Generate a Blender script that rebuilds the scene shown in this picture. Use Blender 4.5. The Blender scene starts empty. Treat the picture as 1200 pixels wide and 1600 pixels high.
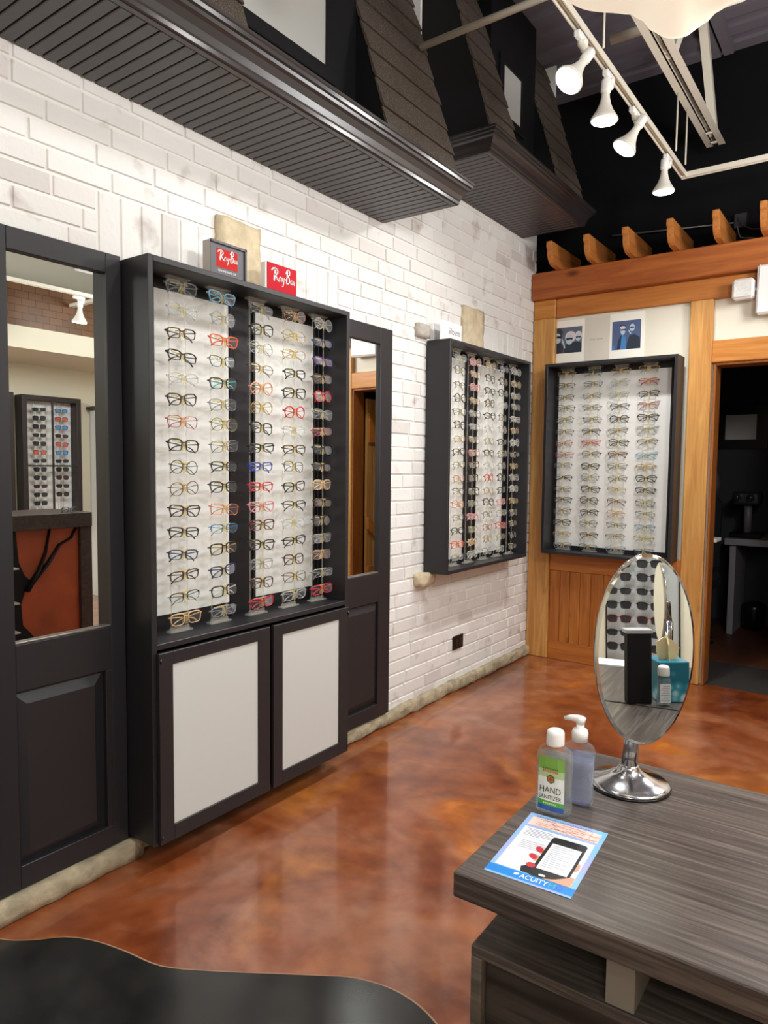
import bpy, math, random
from mathutils import Vector, Matrix
random.seed(7)
D = bpy.data
SC = bpy.context.scene
COL = SC.collection

# ------------------------------------------------------------------ camera
YAW, PITCH, ROLL = 0.6269, -0.0663, 0.0107
CAM = Vector((2.3181, 0.0, 1.5))
_f = Vector((-math.sin(YAW)*math.cos(PITCH), math.cos(YAW)*math.cos(PITCH), math.sin(PITCH)))
_r = Vector((math.cos(YAW), math.sin(YAW), 0))
_u = _r.cross(_f)
_rt = _r*math.cos(ROLL) + _u*math.sin(ROLL)
_up = -_r*math.sin(ROLL) + _u*math.cos(ROLL)
cam_data = D.cameras.new('camera')
cam = D.objects.new('camera', cam_data)
COL.objects.link(cam)
M = Matrix(((_rt.x, _up.x, -_f.x, CAM.x), (_rt.y, _up.y, -_f.y, CAM.y), (_rt.z, _up.z, -_f.z, CAM.z), (0, 0, 0, 1)))
cam.matrix_world = M
cam_data.sensor_fit = 'HORIZONTAL'
cam_data.sensor_width = 36
cam_data.lens = 1092.74/1200*36
cam_data.clip_start = 0.02
SC.camera = cam

# ------------------------------------------------------------------ exposure / world
SC.view_settings.view_transform = 'Standard'
SC.view_settings.look = 'None'
SC.view_settings.gamma = 1.0
SC.view_settings.use_curve_mapping = False
SC.view_settings.exposure = -0.07
W = D.worlds.new('world')
SC.world = W
W.use_nodes = True
W.node_tree.nodes['Background'].inputs[0].default_value = (0.9, 0.93, 1.0, 1)
W.node_tree.nodes['Background'].inputs[1].default_value = 0.05

# ------------------------------------------------------------------ lights (the shop's track lamps and added unseen fill)
def light(name, kind, loc, energy, color=(1, 1, 1), aim=None, **kw):
    l = D.lights.new(name, kind)
    l.energy = energy
    l.color = color
    for k, v in kw.items():
        setattr(l, k, v)
    o = D.objects.new(name, l)
    COL.objects.link(o)
    o.location = loc
    if aim is not None:
        o.rotation_euler = (Vector(aim)-Vector(loc)).to_track_quat('-Z', 'Y').to_euler()
    return o
WARM = (1.0, 0.985, 0.955)
TRACK_Z, TRACK_X = 3.36, 1.162
# lens centre, axis direction of every lamp on the long track
LAMPS = [((1.15, 2.887, 3.106), (-.30, -.52, -.76)), ((1.15, 3.334, 3.119), (-.03, 0, -1)),
         ((1.14, 3.665, 3.115), (-.42, -.28, -.82)), ((1.15, 4.381, 3.124), (-.03, .05, -1)),
         ((1.08, 1.85, 3.12), (-.4, 0, -.85)), ((1.08, 1.2, 3.12), (-.4, 0, -.85)), ((1.08, .55, 3.12), (-.4, 0, -.85)), ((1.08, -.2, 3.12), (-.4, 0, -.85))]
for i, (p, d) in enumerate(LAMPS):
    p = Vector(p)
    d = Vector(d).normalized()
    light('track_spot', 'SPOT', p+d*.012, (46, 80, 80, 135, 30, 20, 14, 10)[i], WARM, p+d, spot_size=math.radians(125), spot_blend=.9, shadow_soft_size=.05)
LAMPS_SIDE = [((3.45, 3.4, 2.70), (.12, 0, -1)), ((3.5, 2.2, 2.70), (.1, -.1, -1)), ((3.5, 1.0, 2.70), (.2, 0, -1)), ((3.5, -.4, 2.70), (0, 0, -1))]
for i, (p, d) in enumerate(LAMPS_SIDE):
    p = Vector(p)
    d = Vector(d).normalized()
    light('track_spot', 'SPOT', p+d*.012, 85, WARM, p+d, spot_size=math.radians(140), spot_blend=.9, shadow_soft_size=.06)
PEND = Vector((1.945, 1.395, 2.5))
for p, e in (((2.9, 1.5, 2.7), 150), ((2.6, 4.0, 2.75), 75), ((3.0, -1.3, 2.55), 60)):   # unseen point lights added as fill, no fixtures behind them
    light('fill_light', 'POINT', p, e, (.985, .99, 1.0), shadow_soft_size=.22)

# ------------------------------------------------------------------ material helpers
def lin(h):
    if isinstance(h, str):
        h = h.lstrip('#')
        c = [int(h[i:i+2], 16)/255 for i in (0, 2, 4)]
    else:
        c = h
    return tuple((x/12.92 if x <= .04045 else ((x+.055)/1.055)**2.4) for x in c)+(1,)
MATS = {}
def newmat(name):
    m = D.materials.new(name)
    m.use_nodes = True
    nt = m.node_tree
    b = nt.nodes['Principled BSDF']
    MATS[name] = m
    return m, nt, b
def plain(name, hexc, rough=.5, metal=0, spec=.5, noise=0, bump=0, nscale=30):
    if name in MATS:
        return MATS[name]
    m, nt, b = newmat(name)
    b.inputs['Base Color'].default_value = lin(hexc)
    b.inputs['Roughness'].default_value = rough
    b.inputs['Metallic'].default_value = metal
    b.inputs['Specular IOR Level'].default_value = spec
    if noise or bump:
        tc = nt.nodes.new('ShaderNodeTexCoord')
        n = nt.nodes.new('ShaderNodeTexNoise')
        n.inputs['Scale'].default_value = nscale
        n.inputs['Detail'].default_value = 6
        nt.links.new(tc.outputs['Object'], n.inputs['Vector'])
        if noise:
            r = nt.nodes.new('ShaderNodeValToRGB')
            c = lin(hexc)
            r.color_ramp.elements[0].position = .3
            r.color_ramp.elements[1].position = .7
            r.color_ramp.elements[0].color = tuple(x*(1-noise) for x in c[:3])+(1,)
            r.color_ramp.elements[1].color = tuple(min(1, x*(1+noise)) for x in c[:3])+(1,)
            nt.links.new(n.outputs['Fac'], r.inputs['Fac'])
            nt.links.new(r.outputs['Color'], b.inputs['Base Color'])
        if bump:
            bp = nt.nodes.new('ShaderNodeBump')
            bp.inputs['Strength'].default_value = bump
            bp.inputs['Distance'].default_value = .01
            nt.links.new(n.outputs['Fac'], bp.inputs['Height'])
            nt.links.new(bp.outputs['Normal'], b.inputs['Normal'])
    return m
def emit(name, hexc, strength):
    m, nt, b = newmat(name)
    b.inputs['Base Color'].default_value = lin(hexc)
    b.inputs['Emission Color'].default_value = lin(hexc)
    b.inputs['Emission Strength'].default_value = strength
    return m
def clear(name, hexc, opacity, rough=.05, tint='#ffffff'):
    """thin clear plastic or glass: mostly transparent with a glossy coat"""
    if name in MATS:
        return MATS[name]
    m, nt, b = newmat(name)
    out = nt.nodes['Material Output']
    t = nt.nodes.new('ShaderNodeBsdfTransparent')
    t.inputs[0].default_value = lin(tint)
    b.inputs['Base Color'].default_value = lin(hexc)
    b.inputs['Roughness'].default_value = rough
    lw = nt.nodes.new('ShaderNodeLayerWeight')
    lw.inputs['Blend'].default_value = .25
    ad = nt.nodes.new('ShaderNodeMath')
    ad.operation = 'MULTIPLY_ADD'
    ad.inputs[1].default_value = .14
    ad.inputs[2].default_value = opacity
    ad.use_clamp = True
    mx = nt.nodes.new('ShaderNodeMixShader')
    nt.links.new(lw.outputs['Fresnel'], ad.inputs[0])
    nt.links.new(ad.outputs[0], mx.inputs[0])
    nt.links.new(t.outputs[0], mx.inputs[1])
    nt.links.new(b.outputs[0], mx.inputs[2])
    nt.links.new(mx.outputs[0], out.inputs['Surface'])
    return m
def wood(name, c1, c2, axis=0, rough=.45, scale=6, c3=None, knots=0, stretch=14, bump=.08, spec=.4):
    if name in MATS:
        return MATS[name]
    m, nt, b = newmat(name)
    tc = nt.nodes.new('ShaderNodeTexCoord')
    mp = nt.nodes.new('ShaderNodeMapping')
    s = [scale*stretch/4]*3
    s[axis] = scale/4
    mp.inputs['Scale'].default_value = s
    n = nt.nodes.new('ShaderNodeTexNoise')
    n.inputs['Scale'].default_value = 1.5
    n.inputs['Detail'].default_value = 8
    n.inputs['Roughness'].default_value = .6
    n.inputs['Distortion'].default_value = .8
    r = nt.nodes.new('ShaderNodeValToRGB')
    e = r.color_ramp.elements
    e[0].position, e[1].position = .32, .68
    e[0].color, e[1].color = lin(c1), lin(c2)
    if c3:
        x = e.new(.5)
        x.color = lin(c3)
    nt.links.new(tc.outputs['Object'], mp.inputs['Vector'])
    nt.links.new(mp.outputs[0], n.inputs['Vector'])
    nt.links.new(n.outputs['Fac'], r.inputs['Fac'])
    col = r.outputs['Color']
    if knots:
        v = nt.nodes.new('ShaderNodeTexVoronoi')
        v.inputs['Scale'].default_value = knots
        mp2 = nt.nodes.new('ShaderNodeMapping')
        s2 = [1.7]*3
        s2[axis] = .8
        mp2.inputs['Scale'].default_value = s2
        nt.links.new(tc.outputs['Object'], mp2.inputs['Vector'])
        nt.links.new(mp2.outputs[0], v.inputs['Vector'])
        kr = nt.nodes.new('ShaderNodeValToRGB')
        kr.color_ramp.elements[0].position = .05
        kr.color_ramp.elements[1].position = .13
        kr.color_ramp.elements[0].color = (1, 1, 1, 1)
        kr.color_ramp.elements[1].color = (0, 0, 0, 1)
        nt.links.new(v.outputs['Distance'], kr.inputs['Fac'])
        mx = nt.nodes.new('ShaderNodeMix')
        mx.data_type = 'RGBA'
        nt.links.new(kr.outputs['Color'], mx.inputs['Factor'])
        nt.links.new(col, mx.inputs['A'])
        mx.inputs['B'].default_value = tuple(x*.35 for x in lin(c1)[:3])+(1,)
        col = mx.outputs['Result']
    nt.links.new(col, b.inputs['Base Color'])
    b.inputs['Roughness'].default_value = rough
    b.inputs['Specular IOR Level'].default_value = spec
    bp = nt.nodes.new('ShaderNodeBump')
    bp.inputs['Strength'].default_value = bump
    bp.inputs['Distance'].default_value = .005
    nt.links.new(n.outputs['Fac'], bp.inputs['Height'])
    nt.links.new(bp.outputs['Normal'], b.inputs['Normal'])
    return m

# ------------------------------------------------------------------ mesh helpers
class MB:
    def __init__(self):
        self.v, self.f, self.m, self.s = [], [], [], []
        self.mi = 0
        self.smooth = False
        self.x = None
    def add(self, vs, fs, smooth=None):
        o = len(self.v)
        if self.x is not None:
            vs = [tuple(self.x @ Vector(p)) for p in vs]
        self.v += [tuple(p) for p in vs]
        sm = self.smooth if smooth is None else smooth
        for q in fs:
            self.f.append(tuple(i+o for i in q))
            self.m.append(self.mi)
            self.s.append(sm)
        return self
    def box(self, a, b):
        x0, y0, z0 = [min(p, q) for p, q in zip(a, b)]
        x1, y1, z1 = [max(p, q) for p, q in zip(a, b)]
        return self.add([(x0, y0, z0), (x1, y0, z0), (x1, y1, z0), (x0, y1, z0), (x0, y0, z1), (x1, y0, z1), (x1, y1, z1), (x0, y1, z1)],
                        [(0, 3, 2, 1), (4, 5, 6, 7), (0, 1, 5, 4), (1, 2, 6, 5), (2, 3, 7, 6), (3, 0, 4, 7)])
    def cham(self, a, b, c=.003):
        """box with chamfered edges"""
        lo = [min(p, q) for p, q in zip(a, b)]
        hi = [max(p, q) for p, q in zip(a, b)]
        c = min([c]+[(h-l)*.45 for l, h in zip(lo, hi)])
        vs, idx = [], {}
        for sx in (0, 1):
            for sy in (0, 1):
                for sz in (0, 1):
                    for ax in range(3):
                        p = []
                        for k, s in enumerate((sx, sy, sz)):
                            q = (lo, hi)[s][k]
                            if k != ax:
                                q += c if s == 0 else -c
                            p.append(q)
                        idx[(sx, sy, sz, ax)] = len(vs)
                        vs.append(tuple(p))
        fs = []
        for ax in range(3):
            o = [k for k in range(3) if k != ax]
            for s in (0, 1):
                q = []
                for (a1, b1) in ((0, 0), (1, 0), (1, 1), (0, 1)):
                    t = [0, 0, 0]
                    t[ax] = s
                    t[o[0]], t[o[1]] = a1, b1
                    q.append(idx[(t[0], t[1], t[2], ax)])
                if (s == 1) != (ax != 1):
                    q.reverse()
                fs.append(tuple(q))
        for ax in range(3):
            o = [k for k in range(3) if k != ax]
            for a1 in (0, 1):
                for b1 in (0, 1):
                    t0, t1 = [0, 0, 0], [0, 0, 0]
                    t0[o[0]] = t1[o[0]] = a1
                    t0[o[1]] = t1[o[1]] = b1
                    t1[ax] = 1
                    fs.append((idx[(*t0, o[0])], idx[(*t1, o[0])], idx[(*t1, o[1])], idx[(*t0, o[1])]))
        for sx in (0, 1):
            for sy in (0, 1):
                for sz in (0, 1):
                    fs.append(tuple(idx[(sx, sy, sz, ax)] for ax in range(3)))
        return self.add(vs, fs)
    def prism(self, pts, fn, d0, d1):
        """polygon pts (a,b) extruded along d with fn(a,b,d)->xyz"""
        n = len(pts)
        vs = [fn(a, b, d0) for a, b in pts]+[fn(a, b, d1) for a, b in pts]
        fs = [tuple(range(n))[::-1], tuple(range(n, 2*n))]+[(i, (i+1) % n, n+(i+1) % n, n+i) for i in range(n)]
        return self.add(vs, fs)
    def poly(self, pts):
        return self.add(pts, [tuple(range(len(pts)))])
    def tube(self, path, r, n=8, closed=False, cap=True, flat=None):
        P = [Vector(p) for p in path]
        m = len(P)
        rr = r if isinstance(r, (list, tuple)) else [r]*m
        vs, fs = [], []
        prev = None
        for i, p in enumerate(P):
            if closed:
                t = P[(i+1) % m]-P[i-1]
            else:
                t = P[min(i+1, m-1)]-P[max(i-1, 0)]
            t.normalize()
            if prev is None:
                a = Vector((0, 0, 1)) if abs(t.z) < .9 else Vector((1, 0, 0))
                u = t.cross(a).normalized()
            else:
                u = (prev-t*prev.dot(t)).normalized()
            prev = u
            w = t.cross(u)
            for k in range(n):
                an = 2*math.pi*(k+.5)/n
                vs.append(p+(u*math.cos(an)+w*math.sin(an)*(flat or 1))*rr[i])
        for i in range(m if closed else m-1):
            j = (i+1) % m
            for k in range(n):
                fs.append((i*n+k, i*n+(k+1) % n, j*n+(k+1) % n, j*n+k))
        if cap and not closed:
            fs.append(tuple(range(n))[::-1])
            fs.append(tuple((m-1)*n+k for k in range(n)))
        return self.add(vs, fs, True if n > 5 else self.smooth)
    def lathe(self, prof, n=32, c=(0, 0, 0), q=None, smooth=True):
        """profile (r,z) turned round z, placed at c with rotation q"""
        vs, fs = [], []
        for r, z in prof:
            for k in range(n):
                a = 2*math.pi*k/n
                p = Vector((r*math.cos(a), r*math.sin(a), z))
                if q is not None:
                    p = q @ p
                vs.append(p+Vector(c))
        for i in range(len(prof)-1):
            for k in range(n):
                fs.append((i*n+k, i*n+(k+1) % n, (i+1)*n+(k+1) % n, (i+1)*n+k))
        fs.append(tuple(range(n))[::-1])
        fs.append(tuple((len(prof)-1)*n+k for k in range(n)))
        return self.add(vs, fs, smooth)
    def mesh(self, name, mats, off=(0, 0, 0)):
        me = D.meshes.new(name)
        ox, oy, oz = off
        me.from_pydata([(a-ox, b-oy, c-oz) for a, b, c in self.v], [], self.f)
        for m in (mats if isinstance(mats, (list, tuple)) else [mats]):
            me.materials.append(m)
        me.polygons.foreach_set('material_index', self.m)
        me.polygons.foreach_set('use_smooth', self.s)
        me.update()
        return me
    def build(self, name, mats, parent=None, local=False, label=None, bevel=0):
        off = Vector((0, 0, 0))
        p = parent
        while p is not None and not local:
            off += p.location
            p = p.parent
        o = D.objects.new(name, self.mesh(name, mats, off))
        COL.objects.link(o)
        if parent is not None:
            o.parent = parent
        if label:
            o['label'] = label
        if bevel:
            b = o.modifiers.new('bevel', 'BEVEL')
            b.width = bevel
            b.segments = 2
            b.limit_method = 'ANGLE'
        return o
def fin(mb):
    return mb
def tag(o, label, cat, group=None):
    o['label'] = label
    o['category'] = cat
    if group:
        o['group'] = group
    return o
def thing(name, loc, label, cat, group=None):
    o = D.objects.new(name, None)
    o.empty_display_size = .05
    COL.objects.link(o)
    o.location = loc
    return tag(o, label, cat, group)
def solo(mb, name, mats, loc, label, cat, group=None, bevel=0):
    """a thing that is one mesh, its origin at loc"""
    me = mb.mesh(name, mats, loc)
    o = D.objects.new(name, me)
    COL.objects.link(o)
    o.location = loc
    if bevel:
        b = o.modifiers.new('bevel', 'BEVEL')
        b.width = bevel
        b.segments = 2
        b.limit_method = 'ANGLE'
    return tag(o, label, cat, group)
def struct(mb, name, mats, parent=None):
    o = mb.build(name, mats, parent)
    if parent is None:
        o['kind'] = 'structure'
    return o
def text_mb(mb, s, size, org, right, up, extr=None, shear=0, align='LEFT', fit=None):
    """lettering as flat mesh laid out from org along right/up"""
    c = D.curves.new('t', 'FONT')
    c.body = s
    c.size = size
    c.shear = shear
    c.align_x = align
    o = D.objects.new('t', c)
    COL.objects.link(o)
    me = D.meshes.new_from_object(o)
    r, u = Vector(right).normalized(), Vector(up).normalized()
    k = 1
    if fit and len(me.vertices):
        xs = [v.co.x for v in me.vertices]
        k = fit/max(1e-6, max(xs)-min(xs))
    vs = [Vector(org)+r*v.co.x*k+u*v.co.y for v in me.vertices]
    mb.add(vs, [tuple(p.vertices) for p in me.polygons], False)
    D.objects.remove(o)
    D.curves.remove(c)
    D.meshes.remove(me)
def stroke(mb, pts, w, org, right, up):
    """brush stroke in the plane right/up"""
    r, u, O = Vector(right), Vector(up), Vector(org)
    P = [Vector((a, b)) for a, b in pts]
    for a, b in zip(P[:-1], P[1:]):
        d = (b-a)
        if d.length < 1e-6:
            continue
        n = Vector((-d.y, d.x)).normalized()*w/2
        mb.poly([O+r*q.x+u*q.y for q in (a-n, b-n, b+n, a+n)])
    for a in P:
        mb.poly([O+r*(a.x+w/2*math.cos(t*math.pi/4))+u*(a.y+w/2*math.sin(t*math.pi/4)) for t in range(8)])

# ------------------------------------------------------------------ materials
def brick_mat():
    m, nt, b = newmat('painted_brick')
    at = nt.nodes.new('ShaderNodeAttribute')
    at.attribute_name = 'tone'
    tc = nt.nodes.new('ShaderNodeTexCoord')
    n = nt.nodes.new('ShaderNodeTexNoise')
    n.inputs['Scale'].default_value = 7
    n.inputs['Detail'].default_value = 7
    r = nt.nodes.new('ShaderNodeValToRGB')
    r.color_ramp.elements[0].position, r.color_ramp.elements[1].position = .60, .78
    r.color_ramp.elements[0].color, r.color_ramp.elements[1].color = (1, 1, 1, 1), lin('#c9bfb8')
    mx = nt.nodes.new('ShaderNodeMix')
    mx.data_type = 'RGBA'
    mx.blend_type = 'MULTIPLY'
    mx.inputs['Factor'].default_value = 1
    nt.links.new(tc.outputs['Object'], n.inputs['Vector'])
    nt.links.new(n.outputs['Fac'], r.inputs['Fac'])
    nt.links.new(at.outputs['Color'], mx.inputs['A'])
    nt.links.new(r.outputs['Color'], mx.inputs['B'])
    nt.links.new(mx.outputs['Result'], b.inputs['Base Color'])
    b.inputs['Roughness'].default_value = .6
    n2 = nt.nodes.new('ShaderNodeTexNoise')
    n2.inputs['Scale'].default_value = 45
    n2.inputs['Detail'].default_value = 5
    nt.links.new(tc.outputs['Object'], n2.inputs['Vector'])
    bp = nt.nodes.new('ShaderNodeBump')
    bp.inputs['Strength'].default_value = .35
    bp.inputs['Distance'].default_value = .006
    nt.links.new(n2.outputs['Fac'], bp.inputs['Height'])
    nt.links.new(bp.outputs['Normal'], b.inputs['Normal'])
    return m
def floor_mat():
    m, nt, b = newmat('stained_concrete')
    tc = nt.nodes.new('ShaderNodeTexCoord')
    n1 = nt.nodes.new('ShaderNodeTexNoise')
    n1.inputs['Scale'].default_value = 1.25
    n1.inputs['Detail'].default_value = 9
    n1.inputs['Roughness'].default_value = .55
    n1.inputs['Distortion'].default_value = 1.1
    r = nt.nodes.new('ShaderNodeValToRGB')
    e = r.color_ramp.elements
    e[0].position, e[0].color = .30, lin('#662c14')
    e[1].position, e[1].color = .74, lin('#e89038')
    for p, c in ((.41, '#85421f'), (.50, '#99532c'), (.57, '#a86a48'), (.645, '#b8682e')):
        x = e.new(p)
        x.color = lin(c)
    nt.links.new(tc.outputs['Object'], n1.inputs['Vector'])
    nt.links.new(n1.outputs['Fac'], r.inputs['Fac'])
    n2 = nt.nodes.new('ShaderNodeTexNoise')
    n2.inputs['Scale'].default_value = 9
    n2.inputs['Detail'].default_value = 6
    r2 = nt.nodes.new('ShaderNodeValToRGB')
    r2.color_ramp.elements[0].position, r2.color_ramp.elements[1].position = .3, .7
    r2.color_ramp.elements[0].color, r2.color_ramp.elements[1].color = lin('#cfc2ba'), (1, 1, 1, 1)
    nt.links.new(tc.outputs['Object'], n2.inputs['Vector'])
    nt.links.new(n2.outputs['Fac'], r2.inputs['Fac'])
    # bright amber and dusty rose clouds of the acid stain
    col = r.outputs['Color']
    for off, lo_, hi_, c_, am in (((3.1, 7.4, 0), .54, .70, '#d08430', .6), ((9.3, 1.2, 0), .52, .70, '#b0806a', .6), ((5.7, 4.4, 0), .56, .66, '#642a14', .5)):
        mp = nt.nodes.new('ShaderNodeMapping')
        mp.inputs['Location'].default_value = off
        n4 = nt.nodes.new('ShaderNodeTexNoise')
        n4.inputs['Scale'].default_value = 1.5
        n4.inputs['Detail'].default_value = 10
        n4.inputs['Roughness'].default_value = .6
        n4.inputs['Distortion'].default_value = .7
        r4 = nt.nodes.new('ShaderNodeMapRange')
        r4.inputs['From Min'].default_value = lo_
        r4.inputs['From Max'].default_value = hi_
        r4.inputs['To Max'].default_value = am
        m4 = nt.nodes.new('ShaderNodeMix')
        m4.data_type = 'RGBA'
        m4.inputs['B'].default_value = lin(c_)
        nt.links.new(tc.outputs['Object'], mp.inputs['Vector'])
        nt.links.new(mp.outputs[0], n4.inputs['Vector'])
        nt.links.new(n4.outputs['Fac'], r4.inputs['Value'])
        nt.links.new(r4.outputs['Result'], m4.inputs['Factor'])
        nt.links.new(col, m4.inputs['A'])
        col = m4.outputs['Result']
    mx = nt.nodes.new('ShaderNodeMix')
    mx.data_type = 'RGBA'
    mx.blend_type = 'MULTIPLY'
    mx.inputs['Factor'].default_value = 1
    nt.links.new(col, mx.inputs['A'])
    nt.links.new(r2.outputs['Color'], mx.inputs['B'])
    nt.links.new(mx.outputs['Result'], b.inputs['Base Color'])
    b.inputs['Roughness'].default_value = .3
    b.inputs['Specular IOR Level'].default_value = .6
    b.inputs['Coat Weight'].default_value = .8
    b.inputs['Coat Roughness'].default_value = .09
    bp = nt.nodes.new('ShaderNodeBump')
    bp.inputs['Strength'].default_value = .05
    bp.inputs['Distance'].default_value = .01
    n3 = nt.nodes.new('ShaderNodeTexNoise')
    n3.inputs['Scale'].default_value = 5
    n3.inputs['Detail'].default_value = 3
    nt.links.new(tc.outputs['Object'], n3.inputs['Vector'])
    nt.links.new(n3.outputs['Fac'], bp.inputs['Height'])
    nt.links.new(bp.outputs['Normal'], b.inputs['Normal'])
    return m
def shingle_mat():
    m, nt, b = newmat('asphalt_shingle')
    tc = nt.nodes.new('ShaderNodeTexCoord')
    n = nt.nodes.new('ShaderNodeTexNoise')
    n.inputs['Scale'].default_value = 260
    n.inputs['Detail'].default_value = 2
    r = nt.nodes.new('ShaderNodeValToRGB')
    e = r.color_ramp.elements
    e[0].position, e[0].color = .35, lin('#2e2823')
    e[1].position, e[1].color = .72, lin('#8c7862')
    x = e.new(.55)
    x.color = lin('#483e36')
    nt.links.new(tc.outputs['Object'], n.inputs['Vector'])
    nt.links.new(n.outputs['Fac'], r.inputs['Fac'])
    nt.links.new(r.outputs['Color'], b.inputs['Base Color'])
    b.inputs['Roughness'].default_value = .8
    bp = nt.nodes.new('ShaderNodeBump')
    bp.inputs['Strength'].default_value = .6
    bp.inputs['Distance'].default_value = .003
    nt.links.new(n.outputs['Fac'], bp.inputs['Height'])
    nt.links.new(bp.outputs['Normal'], b.inputs['Normal'])
    return m
BRICK = brick_mat()
FLOOR = floor_mat()
SHINGLE = shingle_mat()
BLACKFLOOR = plain('black_stained_concrete', '#262523', .2, 0, .6, noise=.45, bump=.05, nscale=6)
CAB = plain('charcoal_cabinet_paint', '#222125', .42, 0, .5, bump=.03, nscale=60)
CABDK = plain('charcoal_inner_paint', '#17161a', .5, 0, .4)
SOFF = plain('dark_bronze_vinyl', '#423e40', .36, 0, .5)
MOLD = plain('dark_bronze_molding', '#2d2929', .28, 0, .6)
BLACK = plain('black_paint', '#0d0d0f', .6, 0, .3)
BLACKG = plain('black_gloss', '#0c0c0d', .25)
WHITEP = plain('white_panel', '#e6e7e4', .5)
WHITEPL = plain('white_plastic', '#eceae6', .35)
TRACKP = plain('cream_white_metal', '#ded7c6', .4)
PLASTER = plain('cream_plaster', '#e2dccb', .8, bump=.05, nscale=40)
CREAM = plain('cream_wall', '#e6dfc8', .8)
CEILM = plain('grey_ceiling_deck', '#6f6870', .8)
BLACKC = plain('black_wall_paint', '#0c0b0e', .85, 0, .2)
STONE = plain('limestone', '#cdbd9f', .85, noise=.2, bump=.8, nscale=18)
STONEG = plain('grey_limestone', '#a69a80', .9, noise=.3, bump=1.2, nscale=16)
GREYBR = plain('bare_grey_brick', '#b5ada3', .85, noise=.15, bump=.5)
CHROME = plain('brushed_chrome', '#c8c8ca', .16, 1)
MIRROR = plain('mirror_glass', '#e9ece9', .0, 1)
SILVER = plain('silver_bead', '#b9b9b6', .3, 1)
PINEX = wood('pine_along_x', '#b06a2a', '#cf8f45', 0, .4, 5, knots=3)
PINEZ = wood('pine_upright', '#b0763a', '#d3a05c', 2, .4, 5, knots=2.6)
CEDARX = wood('cedar_beam', '#8c4520', '#b2672e', 0, .42, 4, knots=2.2)
CEDARY = wood('cedar_rafter', '#a5602a', '#cc8743', 1, .5, 5)
CEDARB = wood('cedar_board', '#a25b25', '#c17a38', 0, .45, 4, knots=2)
PLANKZ = wood('cedar_plank', '#9a5420', '#c27c36', 2, .4, 6, knots=3)
DESKX = wood('grey_oak_desk', '#352f2c', '#6a6059', 0, .36, 9, '#4d4540', stretch=26, bump=.06)
DESKD = wood('dark_oak_front', '#241f1c', '#4d443e', 0, .45, 7, '#362f2b', stretch=12, bump=.05)
DESKE = wood('grey_oak_edge', '#4b453e', '#6e665c', 0, .45, 7, stretch=12)
COUNTER = wood('dark_walnut', '#2b231f', '#4a3d36', 0, .4, 6)
RUST = plain('rust_panel', '#a04a26', .45, noise=.25, nscale=4)
CLEARP = clear('clear_acrylic', '#e4e2d8', .16, .1)
NOSEP = clear('clear_nose_plastic', '#efe3b2', .36, .12, '#f7f0d4')
LENS = clear('clear_lens', '#ffffff', .03, .02, '#f4f7f6')
GEL = clear('clear_gel_plastic', '#f4f6f8', .06, .04, '#f4f6f6')
SUNL = clear('grey_sun_lens', '#26262a', .75, .08, '#777777')
SUNB = clear('blue_sun_lens', '#1d7fc4', .85, .08)
SUNR = clear('red_sun_lens', '#c23a22', .85, .08)
BULBL = emit('lamp_lens', '#fffaf2', 9)
GLOW = emit('pendant_glass', '#f3e9d6', .62)
FIXT = emit('lit_bulb', '#fff6e0', 5)

# ------------------------------------------------------------------ floor
mb = MB()
mb.box((-.3, -2.6, -.1), (5.2, 5.215, 0))
mb.mi = 1
EDGE = [(-.3, .93), (.0, .985), (.117, 1.004), (.20, 1.06), (.27, 1.13), (.36, 1.175), (.48, 1.205), (.62, 1.231), (.76, 1.31), (.901, 1.403), (1.01, 1.475), (1.125, 1.544), (1.26, 1.57), (1.392, 1.539), (1.55, 1.44), (1.7, 1.3), (1.9, 1.05), (2.0, .6), (1.9, 0), (2.1, -.8), (1.8, -1.6), (2.0, -2.6), (-.3, -2.6)]
n = len(EDGE)
def catmull(P, k=4):
    out = []
    for i in range(len(P)-1):
        a, b, c, d = P[max(i-1, 0)], P[i], P[i+1], P[min(i+2, len(P)-1)]
        for j in range(k):
            t = j/k
            out.append(tuple(.5*(2*b[q]+(c[q]-a[q])*t+(2*a[q]-5*b[q]+4*c[q]-d[q])*t*t+(3*b[q]-a[q]-3*c[q]+d[q])*t**3) for q in range(len(b))))
    out.append(P[-1])
    return out
mb.poly([(x, y, .0012) for x, y in reversed(catmull(EDGE[:-2])+EDGE[-2:])])
mb.mi = 2
EC = catmull(EDGE[:15])
for a, b in zip(EC[:-1], EC[1:]):
    mb.poly([(a[0], a[1], .0016), (b[0], b[1], .0016), (b[0]+.002, b[1]+.005, .0016), (a[0]+.002, a[1]+.005, .0016)])
struct(mb, 'floor', [FLOOR, BLACKFLOOR, plain('light_groove', '#a8876a', .5)])
mb = MB()
mb.box((-.3, 5.215, -.1), (5.2, 8.0, -.001))
mb.mi = 1
mb.box((1.0, 5.9, -.001), (2.2, 8.0, .001))
struct(mb, 'floor_back_room', [plain('dark_carpet', '#2a2623', .95, noise=.3, bump=.5, nscale=120), plain('brown_floor', '#5b3420', .5)])

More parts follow.
